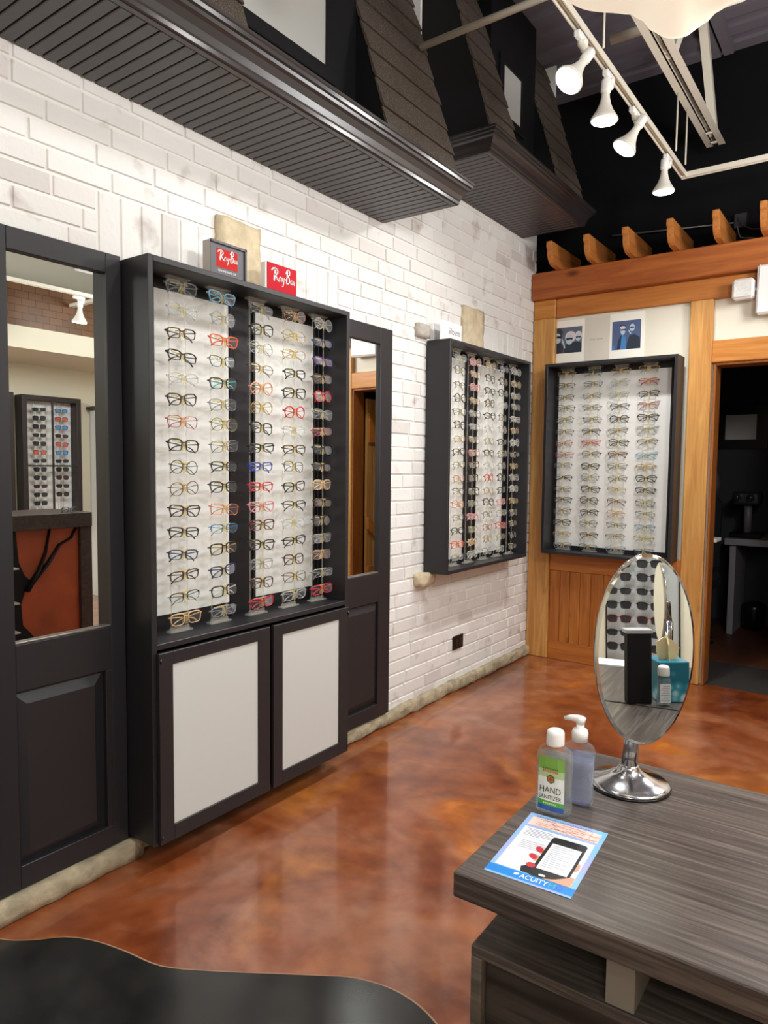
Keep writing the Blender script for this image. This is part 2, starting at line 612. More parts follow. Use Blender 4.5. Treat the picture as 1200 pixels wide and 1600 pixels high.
# ------------------------------------------------------------------ left wall of painted brick
random.seed(11)
tones = []
mb = MB()
def tone(t, k):
    tones.extend([t]*k)
mb.box((-.3, -2.6, 0), (-.007, 5.2, 4.4))
tone((.80, .78, .75), len(mb.f))
PITCHZ, MORT = .0783, .009
SOLD = [(1.455, 1.985, 2.225, 2.78), (3.62, 4.035, 4.30, 4.98)]     # soldier courses left and right of each keystone
SZ0, SZ1 = 2.225, 2.465
def brick(y0, y1, z0, z1):
    h = MORT/2
    y0 += h
    y1 -= h
    z0 += h
    z1 -= h
    if y1-y0 < .015:
        return
    c = .0035
    x = random.uniform(-.0015, .0015)
    j = [random.uniform(-.0012, .0012) for _ in range(8)]
    xs = [x+random.uniform(-.0012, .0012) for _ in range(4)]
    vs = [(-.0085, y0, z0), (-.0085, y1, z0), (-.0085, y1, z1), (-.0085, y0, z1),
          (xs[0], y0+c+j[0], z0+c+j[1]), (xs[1], y1-c+j[2], z0+c+j[3]), (xs[2], y1-c+j[4], z1-c+j[5]), (xs[3], y0+c+j[6], z1-c+j[7])]
    mb.add(vs, [(4, 5, 6, 7), (0, 1, 5, 4), (1, 2, 6, 5), (2, 3, 7, 6), (3, 0, 4, 7)])
    r = random.random()
    if r < .035:
        t = (.66, .63, .61)
    elif r < .12:
        t = (.76, .735, .715)
    else:
        g = random.uniform(.77, .83)
        t = (g, g*.99, g*.965)
    tone(t, 5)
row = 0
z = SZ1-PITCHZ*31
while z < 3.2:
    y = .55-random.choice((0, .12, .06))-(row % 2)*.12
    while y < 5.2:
        L = random.choice((.24, .24, .24, .235, .12, .19)) if random.random() < .6 else .24
        y1 = min(y+L, 5.2)
        segs = [(y, y1)]
        if z+PITCHZ/2 > SZ0 and z+PITCHZ/2 < SZ1:
            for (a, _, _, b) in SOLD:
                ns = []
                for (p, q) in segs:
                    if q <= a or p >= b:
                        ns.append((p, q))
                    else:
                        if p < a:
                            ns.append((p, a))
                        if q > b:
                            ns.append((b, q))
                segs = ns
        for p, q in segs:
            if z > .01:
                brick(p, q, z, min(z+PITCHZ, 3.19))
        y = y1
    z += PITCHZ
    row += 1
for (a, b, c, d) in SOLD:
    for (p, q) in ((a, b), (c, d)):
        k = max(1, round((q-p)/.083))
        for i in range(k):
            brick(p+(q-p)*i/k, p+(q-p)*(i+1)/k, SZ0, SZ1)
w = struct(mb, 'wall_left', BRICK)
ca = w.data.color_attributes.new('tone', 'FLOAT_COLOR', 'CORNER')
k = 0
vals = []
for p, t in zip(w.data.polygons, tones):
    vals += [*t, 1.0]*len(p.vertices)
ca.data.foreach_set('color', vals)

def rough_stone(mb, lo, hi, amp, nx, ny, nz, seed):
    """lumpy stone block: subdivided box, vertices pushed about"""
    rnd = random.Random(seed)
    vid = {}
    vs, fs = [], []
    def gv(i, j, k):
        if (i, j, k) not in vid:
            vid[(i, j, k)] = len(vs)
            p = [lo[a]+(hi[a]-lo[a])*t for a, t in enumerate((i/nx, j/ny, k/nz))]
            e = (i in (0, nx))+(j in (0, ny))+(k in (0, nz))
            for a in range(3):
                p[a] += rnd.uniform(-amp, amp)
                if e >= 2:
                    mid = (lo[a]+hi[a])/2
                    p[a] += (mid-p[a])/(abs(mid-p[a])+1e-6)*amp*.8 if abs(mid-p[a]) > amp else 0
            p[0] = max(p[0], -.02)
            p[2] = max(p[2], .0)
            vs.append(tuple(p))
        return vid[(i, j, k)]
    for i in range(nx):
        for j in range(ny):
            fs.append((gv(i, j, 0), gv(i, j+1, 0), gv(i+1, j+1, 0), gv(i+1, j, 0)))
            fs.append((gv(i, j, nz), gv(i+1, j, nz), gv(i+1, j+1, nz), gv(i, j+1, nz)))
    for i in range(nx):
        for k in range(nz):
            fs.append((gv(i, 0, k), gv(i+1, 0, k), gv(i+1, 0, k+1), gv(i, 0, k+1)))
            fs.append((gv(i, ny, k), gv(i, ny, k+1), gv(i+1, ny, k+1), gv(i+1, ny, k)))
    for j in range(ny):
        for k in range(nz):
            fs.append((gv(0, j, k), gv(0, j, k+1), gv(0, j+1, k+1), gv(0, j+1, k)))
            fs.append((gv(nx, j, k), gv(nx, j+1, k), gv(nx, j+1, k+1), gv(nx, j, k+1)))
    mb.add(vs, fs, True)
    return mb
mb = MB()
rough_stone(mb, (-.01, .4, 0), (.075, 1.56, .075), .004, 3, 24, 3, 1)
rough_stone(mb, (-.01, 1.55, 0), (.035, 5.19, .078), .007, 3, 70, 4, 2)
struct(mb, 'baseboard_left', STONEG)
mb = rough_stone(MB(), (-.02, 1.985, 2.23), (.03, 2.225, 2.53), .004, 2, 6, 8, 3)
solo(mb, 'keystone', STONE, (0, 2.1, 2.23), 'tan rough keystone in the brick above the tall cabinet, behind the framed logo sign', 'stone')
mb = rough_stone(MB(), (-.02, 4.035, 2.262), (.03, 4.30, 2.55), .004, 2, 6, 8, 4)
solo(mb, 'keystone', STONE, (0, 4.16, 2.23), 'tan rough keystone above the brick wall case, beside the white paper sign', 'stone')
mb = rough_stone(MB(), (-.02, 3.51, .765), (.055, 3.69, .85), .007, 2, 4, 3, 5)
solo(mb, 'sill_stone', STONE, (0, 3.6, .76), 'small rough stone block sticking out under the lower left corner of the brick wall case', 'stone')
mb = rough_stone(MB(), (-.02, 3.49, 2.262), (.03, 3.62, 2.345), .003, 2, 4, 3, 6)
solo(mb, 'corner_stone', GREYBR, (0, 3.55, 2.26), 'bare grey brick showing above the left end of the brick wall case', 'stone')

# outlet
o = thing('wall_outlet', (0, 4.058, .32), 'black electrical outlet plate low on the white brick wall', 'outlet')
mb = MB()
mb.cham((-.004, 3.993, .275), (.010, 4.123, .367), .003)
mb.build('cover_plate', BLACKG, o)
for yy in (4.035, 4.081):
    mb = MB()
    mb.cham((.0095, yy-.016, .295), (.0125, yy+.016, .347), .002)
    s = mb.build('socket', plain('dark_grey_socket', '#1d1d20', .4), o)

# ------------------------------------------------------------------ other walls
mb = MB()
mb.box((-.3, 5.2, 0), (1.31, 5.32, 2.98))
mb.box((1.31, 5.2, 2.21), (1.90, 5.32, 2.98))
mb.box((1.90, 5.2, 0), (5.2, 5.32, 2.98))
struct(mb, 'wall_far', PLASTER)
mb = MB()
mb.box((-.3, 5.5, 2.98), (5.2, 5.6, 4.4))
mb.box((-.3, 5.32, 2.97), (5.2, 5.5, 2.99))
struct(mb, 'wall_upper_far', BLACKC)
mb = MB()
mb.box((5.0, -2.6, 0), (5.2, 5.2, 4.4))
struct(mb, 'wall_right', CREAM)
mb = MB()
mb.box((-.3, -2.8, 0), (5.2, -2.6, 4.4))
struct(mb, 'wall_back', CREAM)
# ribbed ceiling deck
mb = MB()
mb.box((-.3, -2.8, 4.42), (5.2, 5.6, 4.5))
y = -2.6
while y < 5.5:
    mb.box((-.3, y, 4.395), (5.2, y+.10, 4.42))
    y += .2
struct(mb, 'ceiling', CEILM)
mb = MB()
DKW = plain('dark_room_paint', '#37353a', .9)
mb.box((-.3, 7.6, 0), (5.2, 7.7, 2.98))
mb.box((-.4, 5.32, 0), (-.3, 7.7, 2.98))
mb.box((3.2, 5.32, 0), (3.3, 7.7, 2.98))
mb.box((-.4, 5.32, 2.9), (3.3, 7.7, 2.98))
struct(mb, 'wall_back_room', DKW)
# bulkhead over the right side of the shop (seen in the mirrors)
BROWNT = wood('brown_tile', '#6b3f1d', '#9a6332', 1, .5, 5)
def tile_mat():
    m, nt, b = newmat('copper_brick_tile')
    tc = nt.nodes.new('ShaderNodeTexCoord')
    mp = nt.nodes.new('ShaderNodeMapping')
    mp.inputs['Rotation'].default_value = (0, math.radians(90), math.radians(90))
    br = nt.nodes.new('ShaderNodeTexBrick')
    br.inputs['Scale'].default_value = 4
    br.inputs['Color1'].default_value = lin('#5f3c1a')
    br.inputs['Color2'].default_value = lin('#714a22')
    br.inputs['Mortar'].default_value = lin('#3a2310')
    br.inputs['Mortar Size'].default_value = .012
    nt.links.new(tc.outputs['Object'], mp.inputs['Vector'])
    nt.links.new(mp.outputs[0], br.inputs['Vector'])
    nt.links.new(br.outputs['Color'], b.inputs['Base Color'])
    b.inputs['Roughness'].default_value = .45
    return m
mb = MB()
mb.box((4.0, -2.6, 2.69), (5.0, 5.2, 3.06))
mb.mi = 1
mb.box((3.98, -2.6, 2.5), (5.0, 5.2, 2.69))
struct(mb, 'wall_bulkhead', [tile_mat(), CREAM])

# ------------------------------------------------------------------ timber wall at the far end
def timber(name, mat, lo, hi, label, cat, c=.006, group=None):
    mb = MB()
    mb.cham(lo, hi, c)
    return solo(mb, name, mat, tuple((a+b)/2 if i < 2 else min(a, b) for i, (a, b) in enumerate(zip(lo, hi))), label, cat, group)
timber('timber_post', PINEZ, (.004, 5.15, 0), (.18, 5.2, 2.64), 'knotty pine post in the corner beside the white brick wall', 'post')
timber('timber_post', PINEZ, (1.15, 5.15, 0), (1.296, 5.2, 2.64), 'knotty pine post between the timber wall case and the dark doorway', 'post')
timber('timber_post', PINEZ, (1.90, 5.15, 0), (2.04, 5.2, 2.64), 'knotty pine post on the far right side of the dark doorway', 'post')
timber('timber_beam', CEDARX, (.004, 5.10, 2.782), (4.98, 5.2, 2.981), 'heavy reddish cedar beam along the top of the timber wall', 'beam')
timber('timber_board', CEDARB, (.18, 5.165, 2.64), (4.98, 5.199, 2.782), 'flat orange cedar board right under the heavy beam', 'board')
timber('timber_board', PINEX, (.004, 5.155, 2.64), (.18, 5.2, 2.782), 'short cedar block on top of the corner post', 'board')
timber('door_lintel', PINEX, (1.296, 5.152, 2.215), (1.90, 5.2, 2.362), 'pale pine lintel across the top of the dark doorway', 'lintel')
o = thing('plank_panel', (.66, 5.18, 0), 'wooden plank wainscot panel below the timber wall case', 'panel')
mb = MB()
x = .18
random.seed(3)
while x < 1.14:
    w_ = random.choice((.085, .095, .08))
    mb.cham((x+.0015, 5.178, .13), (min(x+w_, 1.15)-.0015, 5.2, .70), .003)
    x += w_
mb.build('planks', PLANKZ, o)
mb = MB()
mb.cham((.18, 5.165, .70), (1.15, 5.2, .86), .004)
mb.build('rail', CEDARB, o)
mb = MB()
mb.cham((.18, 5.165, 0), (1.15, 5.2, .14), .004)
mb.build('rail', CEDARB, o)
# door frame and open plank door of the dark room
o = thing('door_frame', (1.6, 5.26, 0), 'reddish wooden door casing inside the dark doorway', 'door frame')
for a, b in ((1.31, 1.326), (1.884, 1.90)):
    mb = MB()
    mb.cham((a, 5.17, 0), (b, 5.33, 2.215), .003)
    mb.build('jamb', wood('door_casing', '#80481d', '#a3632c', 2, .4, 6), o)
mb = MB()
mb.cham((1.326, 5.17, 2.197), (1.884, 5.33, 2.215), .003)
mb.build('head', MATS['door_casing'], o)
o = thing('plank_door', (1.87, 5.35, 0), 'open pine door with diagonal brace, folded back into the dark room', 'door')
mb = MB()
for i in range(5):
    mb.cham((1.868, 5.36+i*.11, .02), (1.895, 5.467+i*.11, 2.14), .003)
mb.build('leaf', PINEZ, o)
for z0, z1 in ((1.72, 2.0), (.42, .52)):
    mb = MB()
    mb.cham((1.848, 5.37, z0), (1.868, 5.90, z1), .003)
    mb.build('rail', PINEX, o)
mb = MB()
mb.prism([(5.37, 1.0), (5.37, .88), (5.88, .52), (5.90, .60)], lambda a, b, d: (d, a, b), 1.846, 1.868)
mb.build('brace', PINEX, o)

# rafter tails
prof = [(4.90, 3.140), (4.90, 3.102), (4.908, 3.092), (4.918, 3.086), (4.920, 3.055), (4.932, 3.025), (4.955, 3.0), (4.99, 2.985), (5.06, 2.981), (5.49, 2.981), (5.49, 3.140)]
names = ['first', 'second', 'third', 'fourth', 'fifth', 'sixth']
XS = [.222, .497, .768, 1.058, 1.337, 1.605]
for i, x in enumerate(XS+[1.88, 2.16]):
    mb = MB()
    mb.prism(prof, lambda a, b, d: (d, a, b), x-.021, x+.021)
    lab = (f'{names[i]} curved rafter tail on the cedar beam, counted from the white brick wall' if i < 6 else
           f'{"seventh" if i == 6 else "eighth"} curved rafter tail on the cedar beam, counted from the white brick wall')
    solo(mb, 'rafter_tail', CEDARY, (x, 4.9, 2.981), lab, 'rafter', 'curved rafter tails along the cedar beam', bevel=.003)

# posters above the timber case
def poster(x0, x1, z0, z1, ph, label, figs, bg):
    Y = 5.199
    t = thing('photo_poster', ((x0+x1)/2, Y, z0), label, 'poster')
    mb = MB()
    mb.cham((x0, Y-.004, z0), (x1, Y, z1), .0005)
    mb.build('paper', plain('poster_paper', '#f4f1e6', .6), t)
    mb = MB()
    a0, b0, a1, b1 = ph
    mats = [plain('print_bg_'+bg.strip('#'), bg, .5), plain('print_dark', '#27303f', .5), plain('print_pale', '#b9c9d6', .5), plain('print_black', '#10141c', .5), plain('print_mid', '#3f7fc0', .5), plain('print_hair', '#d8cfd4', .5)]
    mb.mi = 0
    mb.poly([(a0, Y-.0042, b0), (a1, Y-.0042, b0), (a1, Y-.0042, b1), (a0, Y-.0042, b1)])
    W_, H_ = a1-a0, b1-b0
    for k, (mi, shape) in enumerate(figs):
        mb.mi = mi
        yy = Y-.0043-.00004*k
        if isinstance(shape, tuple):
            cx, cz, rx, rz = shape
            pts = [(cx+rx*math.cos(q*math.pi/8), cz+rz*math.sin(q*math.pi/8)) for q in range(16)]
        else:
            pts = shape
        pts = [(min(max(p, 0), 1), min(max(q, 0), 1)) for p, q in pts]
        mb.poly([(a0+p*W_, yy, b0+q*H_) for p, q in pts])
    mb.build('print', mats, t)
    return t
F1 = [(1, [(0, 0), (.33, 0), (.36, .3), (.25, .42), (0, .45), (0, .2)]), (1, [(.36, 0), (1, 0), (1, .35), (.85, .42), (.7, .40), (.5, .36), (.38, .28)]),
      (5, (.60, .62, .20, .22)), (2, (.56, .52, .13, .2)), (3, [(.43, .58), (.68, .58), (.67, .50), (.58, .52), (.47, .49)]),
      (1, (.15, .82, .17, .16)), (2, (.13, .60, .12, .2)), (3, [(.0, .70), (.28, .68), (.26, .58), (.14, .61), (.02, .60)]),
      (5, (.88, .65, .12, .17)), (2, (.87, .57, .09, .14)), (3, [(.78, .61), (.97, .61), (.95, .55), (.87, .57), (.8, .55)]),
      (2, [(.28, .6), (.34, .5), (.42, .22), (.38, .18), (.31, .4)])]
F2 = [(1, [(.5, 0), (1, 0), (.97, .38), (.8, .5), (.62, .48), (.55, .3)]), (4, [(.22, 0), (.5, 0), (.48, .4), (.42, .5), (.3, .5), (.24, .3)]), (1, [(.30, 0), (.34, .5), (.30, .5), (.22, .3), (.18, 0)]),
      (4, [(0, 0), (.1, 0), (.1, .14), (.03, .17), (0, .12)]), (1, (.36, .80, .11, .07)), (2, (.38, .66, .085, .15)), (5, (.37, .77, .10, .05)), (3, [(.31, .71), (.47, .71), (.46, .65), (.38, .67), (.32, .65)]),
      (2, (.70, .74, .09, .13)), (3, [(.63, .77), (.77, .77), (.76, .71), (.70, .73), (.64, .71)]), (2, [(.56, .66), (.60, .66), (.68, .52), (.63, .52)])]
poster(.140, .397, 2.30, 2.617, (.158, 2.372, .378, 2.566), 'white poster with blue photo of three people, left above the timber wall case', F1, '#5c6474')
poster(.588, .836, 2.30, 2.625, (.606, 2.362, .812, 2.568), 'white poster with blue photo of two people, right above the timber wall case', F2, '#4f5f86')
t = thing('lettered_card', (.49, 5.199, 2.30), 'beige card with small dark lettering between the two photo posters', 'poster')
mb = MB()
mb.cham((.397, 5.196, 2.30), (.588, 5.199, 2.622), .0005)
mb.build('card', plain('beige_card', '#d8d0c2', .7), t)
mb = MB()
for k in range(11):                                  # lettering too small to read: a row of dark strokes
    xx, zz = .440+k*.0092, 2.452
    if k != 5:
        stroke(mb, [(0, 0), (0, .007)] if k % 3 else [(0, 0), (.003, .007)], .0016, (xx, 5.1955, zz), (1, 0, 0), (0, 0, 1))
        stroke(mb, [(0, .0065*(k % 2)), (.004, .0065*(k % 2))], .0016, (xx, 5.1955, zz), (1, 0, 0), (0, 0, 1))
mb.build('lettering', plain('grey_ink', '#4a4642', .7), t)

# emergency light
t = thing('emergency_light', (1.66, 5.16, 2.5), 'white emergency light box with square lamp head by the cedar beam', 'emergency light')
mb = MB()
mb.cham((1.562, 5.08, 2.495), (1.86, 5.158, 2.803), .012)
mb.build('housing', WHITEPL, t, bevel=.004)
for xa, xb in ((1.420, 1.548), (1.875, 2.0)):
    mb = MB()
    mb.cham((xa, 5.055, 2.597), (xb, 5.125, 2.727), .016)
    h = mb.build('lamp_head', WHITEPL, t)
    mb = MB()
    mb.cham((xa+.012, 5.051, 2.609), (xb-.012, 5.056, 2.715), .004)
    mb.build('lens', plain('frosted_lens', '#d9d8d2', .2, bump=.6, nscale=60), h)
    mb = MB()
    mb.tube([(xb-.005 if xa < 1.6 else xa+.005, 5.11, 2.66), (1.57 if xa < 1.6 else 1.85, 5.12, 2.655)], .011)
    mb.build('bracket', plain('bracket_grey', '#8d8a84', .4), h)

# wires and conduit over the dark room
mb = MB()
mb.tube([(.5, 5.44, 3.27), (1.35, 5.44, 3.205)], .006)
solo(mb, 'conduit_pipe', plain('grey_conduit', '#8a898c', .4, .6), (.5, 5.44, 3.27), 'thin grey conduit running behind the rafter tails', 'conduit')
for i, (z0, col, lab) in enumerate(((3.20, 'black_cable', 'thin dark cable drooping behind the fifth and sixth rafter tails'), (3.14, 'grey_cable', 'thin grey cable curling above the cedar beam near the junction box'))):
    mb = MB()
    mb.tube(catmull([(1.375+.0*i, 5.42, z0+.03), (1.40, 5.40, z0-.02-.03*i), (1.46, 5.42, z0-.06), (1.52, 5.40, z0-.08), (1.57, 5.42, z0-.14+.05*i)]), .004, 6)
    solo(mb, 'cable', plain(col, '#3c3b40' if i == 0 else '#6d6c72', .5), (1.2, 5.42, z0), lab, 'cable')
mb = MB()
mb.cham((1.35, 5.42, 3.16), (1.43, 5.5, 3.26), .005)
solo(mb, 'junction_box', plain('dark_box', '#26262a', .5), (1.39, 5.46, 3.16), 'small dark junction box at the end of the conduit', 'box')

# ------------------------------------------------------------------ the dark room behind the doorway
DG = plain('dim_grey', '#8f8d92', .6)
t = thing('picture_frame', (1.1, 7.58, 1.70), 'black framed certificate on the wall of the dark room', 'picture')
mb = MB()
for a, b in (((.87, 7.56, 1.70), (1.345, 7.6, 1.79)), ((.87, 7.56, 2.03), (1.345, 7.6, 2.12)), ((.87, 7.56, 1.79), (.97, 7.6, 2.03)), ((1.245, 7.56, 1.79), (1.345, 7.6, 2.03))):
    mb.box(a, b)
mb.build('frame', BLACKG, t)
mb = MB()
mb.box((.97, 7.58, 1.79), (1.245, 7.6, 2.03))
mb.build('certificate', plain('cert_paper', '#b9b7b4', .6), t)
t = thing('exam_counter', (1.6, 7.2, 0), 'pale counter with legs in the dark room', 'counter')
mb = MB()
mb.cham((1.12, 6.9, .82), (2.3, 7.58, .88), .005)
mb.build('worktop', DG, t)
for x in (1.16, 2.22):
    mb = MB()
    mb.box((x, 6.95, 0), (x+.05, 7.5, .82))
    mb.build('leg', DG, t)
t = thing('eye_exam_machine', (1.24, 7.1, .88), 'dark optical instrument standing on the counter in the dark room', 'instrument')
mb = MB()
mb.cham((1.14, 6.98, .88), (1.40, 7.24, .93), .01)
mb.build('base', BLACKG, t)
mb = MB()
mb.tube([(1.27, 7.12, .93), (1.27, 7.12, 1.22)], .035)
mb.build('column', plain('instr_grey', '#6a6a70', .4), t)
mb = MB()
mb.cham((1.15, 7.0, 1.18), (1.38, 7.2, 1.30), .02)
mb.tube([(1.2, 6.93, 1.25), (1.2, 7.05, 1.25)], .03)
mb.tube([(1.31, 6.93, 1.25), (1.31, 7.05, 1.25)], .03)
mb.build('head', plain('instr_black', '#2a2a2e', .3), t)
t = thing('exam_chair', (.95, 6.6, 0), 'dark padded exam chair half hidden by the door casing', 'chair')
mb = MB()
mb.lathe([(.02, -.05), (.16, -.04), (.19, 0), (.16, .04), (.02, .05)], 20, (.92, 6.7, 1.38), Matrix.Rotation(math.radians(80), 3, 'X'))
mb.build('headrest', plain('chair_grey', '#4d4c52', .5), t)
mb = MB()
mb.cham((.72, 6.66, .6), (1.12, 6.78, 1.25), .04)
mb.build('backrest', plain('chair_dark', '#232327', .5), t)
mb = MB()
mb.cham((.70, 6.2, .45), (1.14, 6.75, .6), .04)
mb.build('seat', MATS['chair_dark'], t)
mb = MB()
mb.tube([(.92, 6.5, 0), (.92, 6.5, .46)], .06)
mb.lathe([(.22, 0), (.22, .02), (.06, .05)], 20, (.92, 6.5, 0))
mb.build('pedestal', plain('chair_metal', '#55555a', .3, .8), t)
mb = MB()
mb.lathe([(.075, 0), (.095, .02), (.105, .20), (.10, .24), (.05, .265)], 24, (1.33, 7.3, 0))
solo(mb, 'waste_bin', BLACKG, (1.33, 7.3, 0), 'round black waste bin on the floor of the dark room', 'bin')
t = thing('wall_shelf', (1.27, 5.6, .98), 'small white shelf end peeking past the door casing in the dark room', 'shelf')
mb = MB()
mb.cham((1.0, 5.42, .975), (1.325, 5.6, 1.0), .003)
mb.build('board', WHITEPL, t)
mb = MB()
mb.prism([(5.42, .975), (5.55, .975), (5.42, .86)], lambda a, b, d: (d, a, b), 1.1, 1.12)
mb.build('bracket', WHITEPL, t)

# ------------------------------------------------------------------ mock mansard roofs over the cases
PROF = [(.47, 0), (.453, .08), (.411, .20), (.361, .38), (.304, .54), (.224, .82), (.159, 1.0), (.10, 1.2), (.02, 1.5)]   # (x, height over the molding top) of the roof slope
def slope_x(h):
    for (x0, h0), (x1, h1) in zip(PROF[:-1], PROF[1:]):
        if h <= h1:
            return x0+(x1-x0)*(h-h0)/(h1-h0)
    return PROF[-1][0]
def roof(y0, y1, zs, strips, panes, label, ztop, ret0):
    t = thing('mansard_roof', (.25, (y0+y1)/2, zs), label, 'mock roof')
    XO = .47
    # beaded soffit: planks with grooves
    mb = MB()
    mb.box((.006, y0+.002, zs+.012), (XO-.004, y1-.002, zs+.03))
    y = y0
    k = 0
    while y < y1-.01:
        w_ = .0465
        mb.cham((.006, y+.003, zs), (XO-.028, min(y+w_, y1)-.003, zs+.014), .0025)
        y += w_
    mb.cham((XO-.028, y0+.002, zs), (XO-.004, y1-.002, zs+.014), .002)
    mb.build('soffit', SOFF, t)
    # crown molding with a return at the free ends
    mp = [(0, 0), (.005, .004), (.006, .018), (.010, .024), (.018, .045), (.032, .066), (.042, .074), (.046, .084), (.056, .087), (.058, .100), (.062, .104), (.062, .114), (0, .118)]
    path = []
    mb = MB()
    n = len(mp)
    ends = [(0, y0, -1 if ret0 else 0), (XO, y0, -1 if ret0 else 0), (XO, y1, 1), (0, y1, 1)]
    vs = []
    for j, (px, py, sy) in enumerate(ends):
        for d, h in mp:
            if j in (0, 3):
                vs.append((.004, py+d*sy, zs+h))
            else:
                vs.append((px+d, py+d*sy, zs+h))
    fs = []
    for j in range(3):
        if j == 0 and not ret0:
            continue
        for i in range(n-1):
            fs.append((j*n+i, j*n+i+1, (j+1)*n+i+1, (j+1)*n+i))
    mb.add(vs, fs)
    mb.build('crown_molding', MOLD, t)
    zm = zs+.118
    # shingled slopes between the window recesses
    for (a, b) in strips:
        mb = MB()
        hs = [h for _, h in PROF if zm+h < ztop]+[ztop-zm]
        # body
        pts = [(slope_x(h)-.006, zm+h) for h in hs]+[(.003, ztop), (.003, zm)]
        mb.mi = 1
        mb.prism(pts, lambda p, q, d: (p, d, q), a, b)
        # shingle courses, each a lapped tapering slab cut into tabs
        mb.mi = 0
        h = 0
        c = 0
        E_ = .135
        while zm+h < ztop-.02:
            h1 = min(h+E_+.02, ztop-zm)
            xa, xb = slope_x(h), slope_x(h1)
            y = a-.004-(c % 2)*.11-random.uniform(0, .06)
            while y < b+.004:
                p, q = max(y, a-.004), min(y+.22, b+.004)
                if q-p > .012:
                    e = random.uniform(0, .002)
                    mb.add([(xa+.012+e, p+.001, zm+h), (xa+.012+e, q-.001, zm+h), (xb+.001, q-.001, zm+h1), (xb+.001, p+.001, zm+h1),
                            (xa-.004, p+.001, zm+h), (xa-.004, q-.001, zm+h), (xb-.004, q-.001, zm+h1), (xb-.004, p+.001, zm+h1)],
                           [(0, 1, 2, 3), (0, 4, 5, 1), (0, 3, 7, 4), (1, 5, 6, 2)])
                y += .22
            h += E_
            c += 1
        mb.build('shingle_slope', [SHINGLE, BLACK], t)
    # recessed black walls with framed blank windows
    for (a, b, wy0, wy1, wz0, wz1, fr, xw) in panes:
        mb = MB()
        mb.box((.003, a, zm), (xw, b, ztop))
        mb.build('recess_wall', BLACK, t)
        mb = MB()
        for lo, hi in (((xw-.003, wy0-fr, wz0-fr), (xw+.02, wy1+fr, wz0)), ((xw-.003, wy0-fr, wz1), (xw+.02, wy1+fr, wz1+fr)),
                       ((xw-.003, wy0-fr, wz0), (xw+.02, wy0, wz1)), ((xw-.003, wy1, wz0), (xw+.02, wy1+fr, wz1))):
            mb.cham(lo, hi, .004)
        fo = mb.build('window_frame', BLACK, t)
        mb = MB()
        mb.box((xw-.002, wy0-.004, wz0-.004), (xw+.006, wy1+.004, wz1+.004))
        mb.build('window_pane', plain('blank_pane', '#b4b4af', .5), fo, label='blank pale window pane')
    # deck closing the top of the molding
    mb = MB()
    mb.box((.003, y0, zs+.10), (XO-.002, y1, zm-.002))
    mb.build('roof_deck', BLACK, t)
    # pale board at the far end
    mb = MB()
    mb.cham((.004, y1+.002, zs+.3), (.228, y1+.016, ztop), .002)
    mb.build('end_board', WHITEP, t, label='white end board')
    return t
roof(-.6, 3.16, 2.82, [(-.6, .45), (1.30, 1.735), (2.56, 3.16)], [(.45, 1.30, .6, 1.15, 3.18, 4.0, .06, .29), (1.735, 2.56, 1.80, 2.345, 3.19, 4.0, .06, .28)],
     'black mock mansard roof with shingles and big blank window, above the tall cabinet', 4.38, False)
roof(3.50, 4.93, 3.205, [(3.50, 3.84), (4.47, 4.93)], [(3.84, 4.47, 3.99, 4.245, 3.66, 3.95, .05, .28)],
     'smaller black mock mansard roof with crown molding, above the brick wall case', 4.38, True)

# ------------------------------------------------------------------ mirror panels beside the tall cabinet
def mirror_panel(y0, y1, z0, z1, oy0, oy1, oz0, oz1, ly0, ly1, lz0, lz1, label, rot=0):
    X = .042
    t = thing('mirror_panel', (0, (y0+y1)/2, z0), label, 'wall mirror')
    mb = MB()
    def b(a, c, d, e, x=X, ch=.002):
        mb.cham((.005, a, d), (x, c, e), ch)
    b(y0, oy0, z0, z1)
    b(oy1, y1, z0, z1)
    b(oy0, oy1, oz1, z1, X-.0005)
    b(oy0, oy1, lz1, oz0, X-.0005)
    b(oy0, oy1, z0, lz0, X-.0005)
    if ly0 > oy0:
        b(oy0, ly0, lz0, lz1, X-.0005)
    if ly1 < oy1:
        b(ly1, oy1, lz0, lz1, X-.0005)
    mb.build('frame', CAB, t)
    mb = MB()
    # raised field with bevelled border
    i = .045
    vs = []
    for x, d in ((.022, 0), (.024, .008), (.040, i), (.040, i+.0001)):
        vs += [(x, ly0+d, lz0+d), (x, ly1-d, lz0+d), (x, ly1-d, lz1-d), (x, ly0+d, lz1-d)]
    fs = []
    for k in range(3):
        for j in range(4):
            fs.append((k*4+j, k*4+(j+1) % 4, k*4+4+(j+1) % 4, k*4+4+j))
    fs.append((12, 13, 14, 15))
    mb.add(vs, fs)
    mb.build('raised_field', CAB, t)
    mb = MB()
    w_ = (oy1-oy0)/2
    dx = math.tan(rot)*w_
    mb.add([(.024-dx, oy0-.002, oz0-.002), (.024+dx, oy1+.002, oz0-.002), (.024+dx, oy1+.002, oz1+.002), (.024-dx, oy0-.002, oz1+.002),
            (.012, oy0, oz0), (.012, oy1, oz0), (.012, oy1, oz1), (.012, oy0, oz1)], [(0, 1, 2, 3), (7, 6, 5, 4), (0, 4, 5, 1), (1, 5, 6, 2), (2, 6, 7, 3), (3, 7, 4, 0)])
    mb.build('mirror_glass', MIRROR, t)
    mb = MB()
    mb.cham((.026, oy0, oz0), (.040, oy1, oz0+.008), .002)
    mb.build('bottom_bead', SILVER, t, label='silver strip under the glass')
    return t
mirror_panel(.965, 1.515, .08, 2.238, 1.112, 1.456, .903, 2.167, 1.10, 1.432, .158, .747, 'dark panelled wall mirror at the left edge, left of the tall cabinet')
mirror_panel(2.645, 3.2075, .088, 2.247, 2.755, 3.098, .905, 2.157, 2.755, 3.112, .164, .745, 'dark panelled wall mirror reflecting pine door, right of the tall cabinet', math.radians(.35))

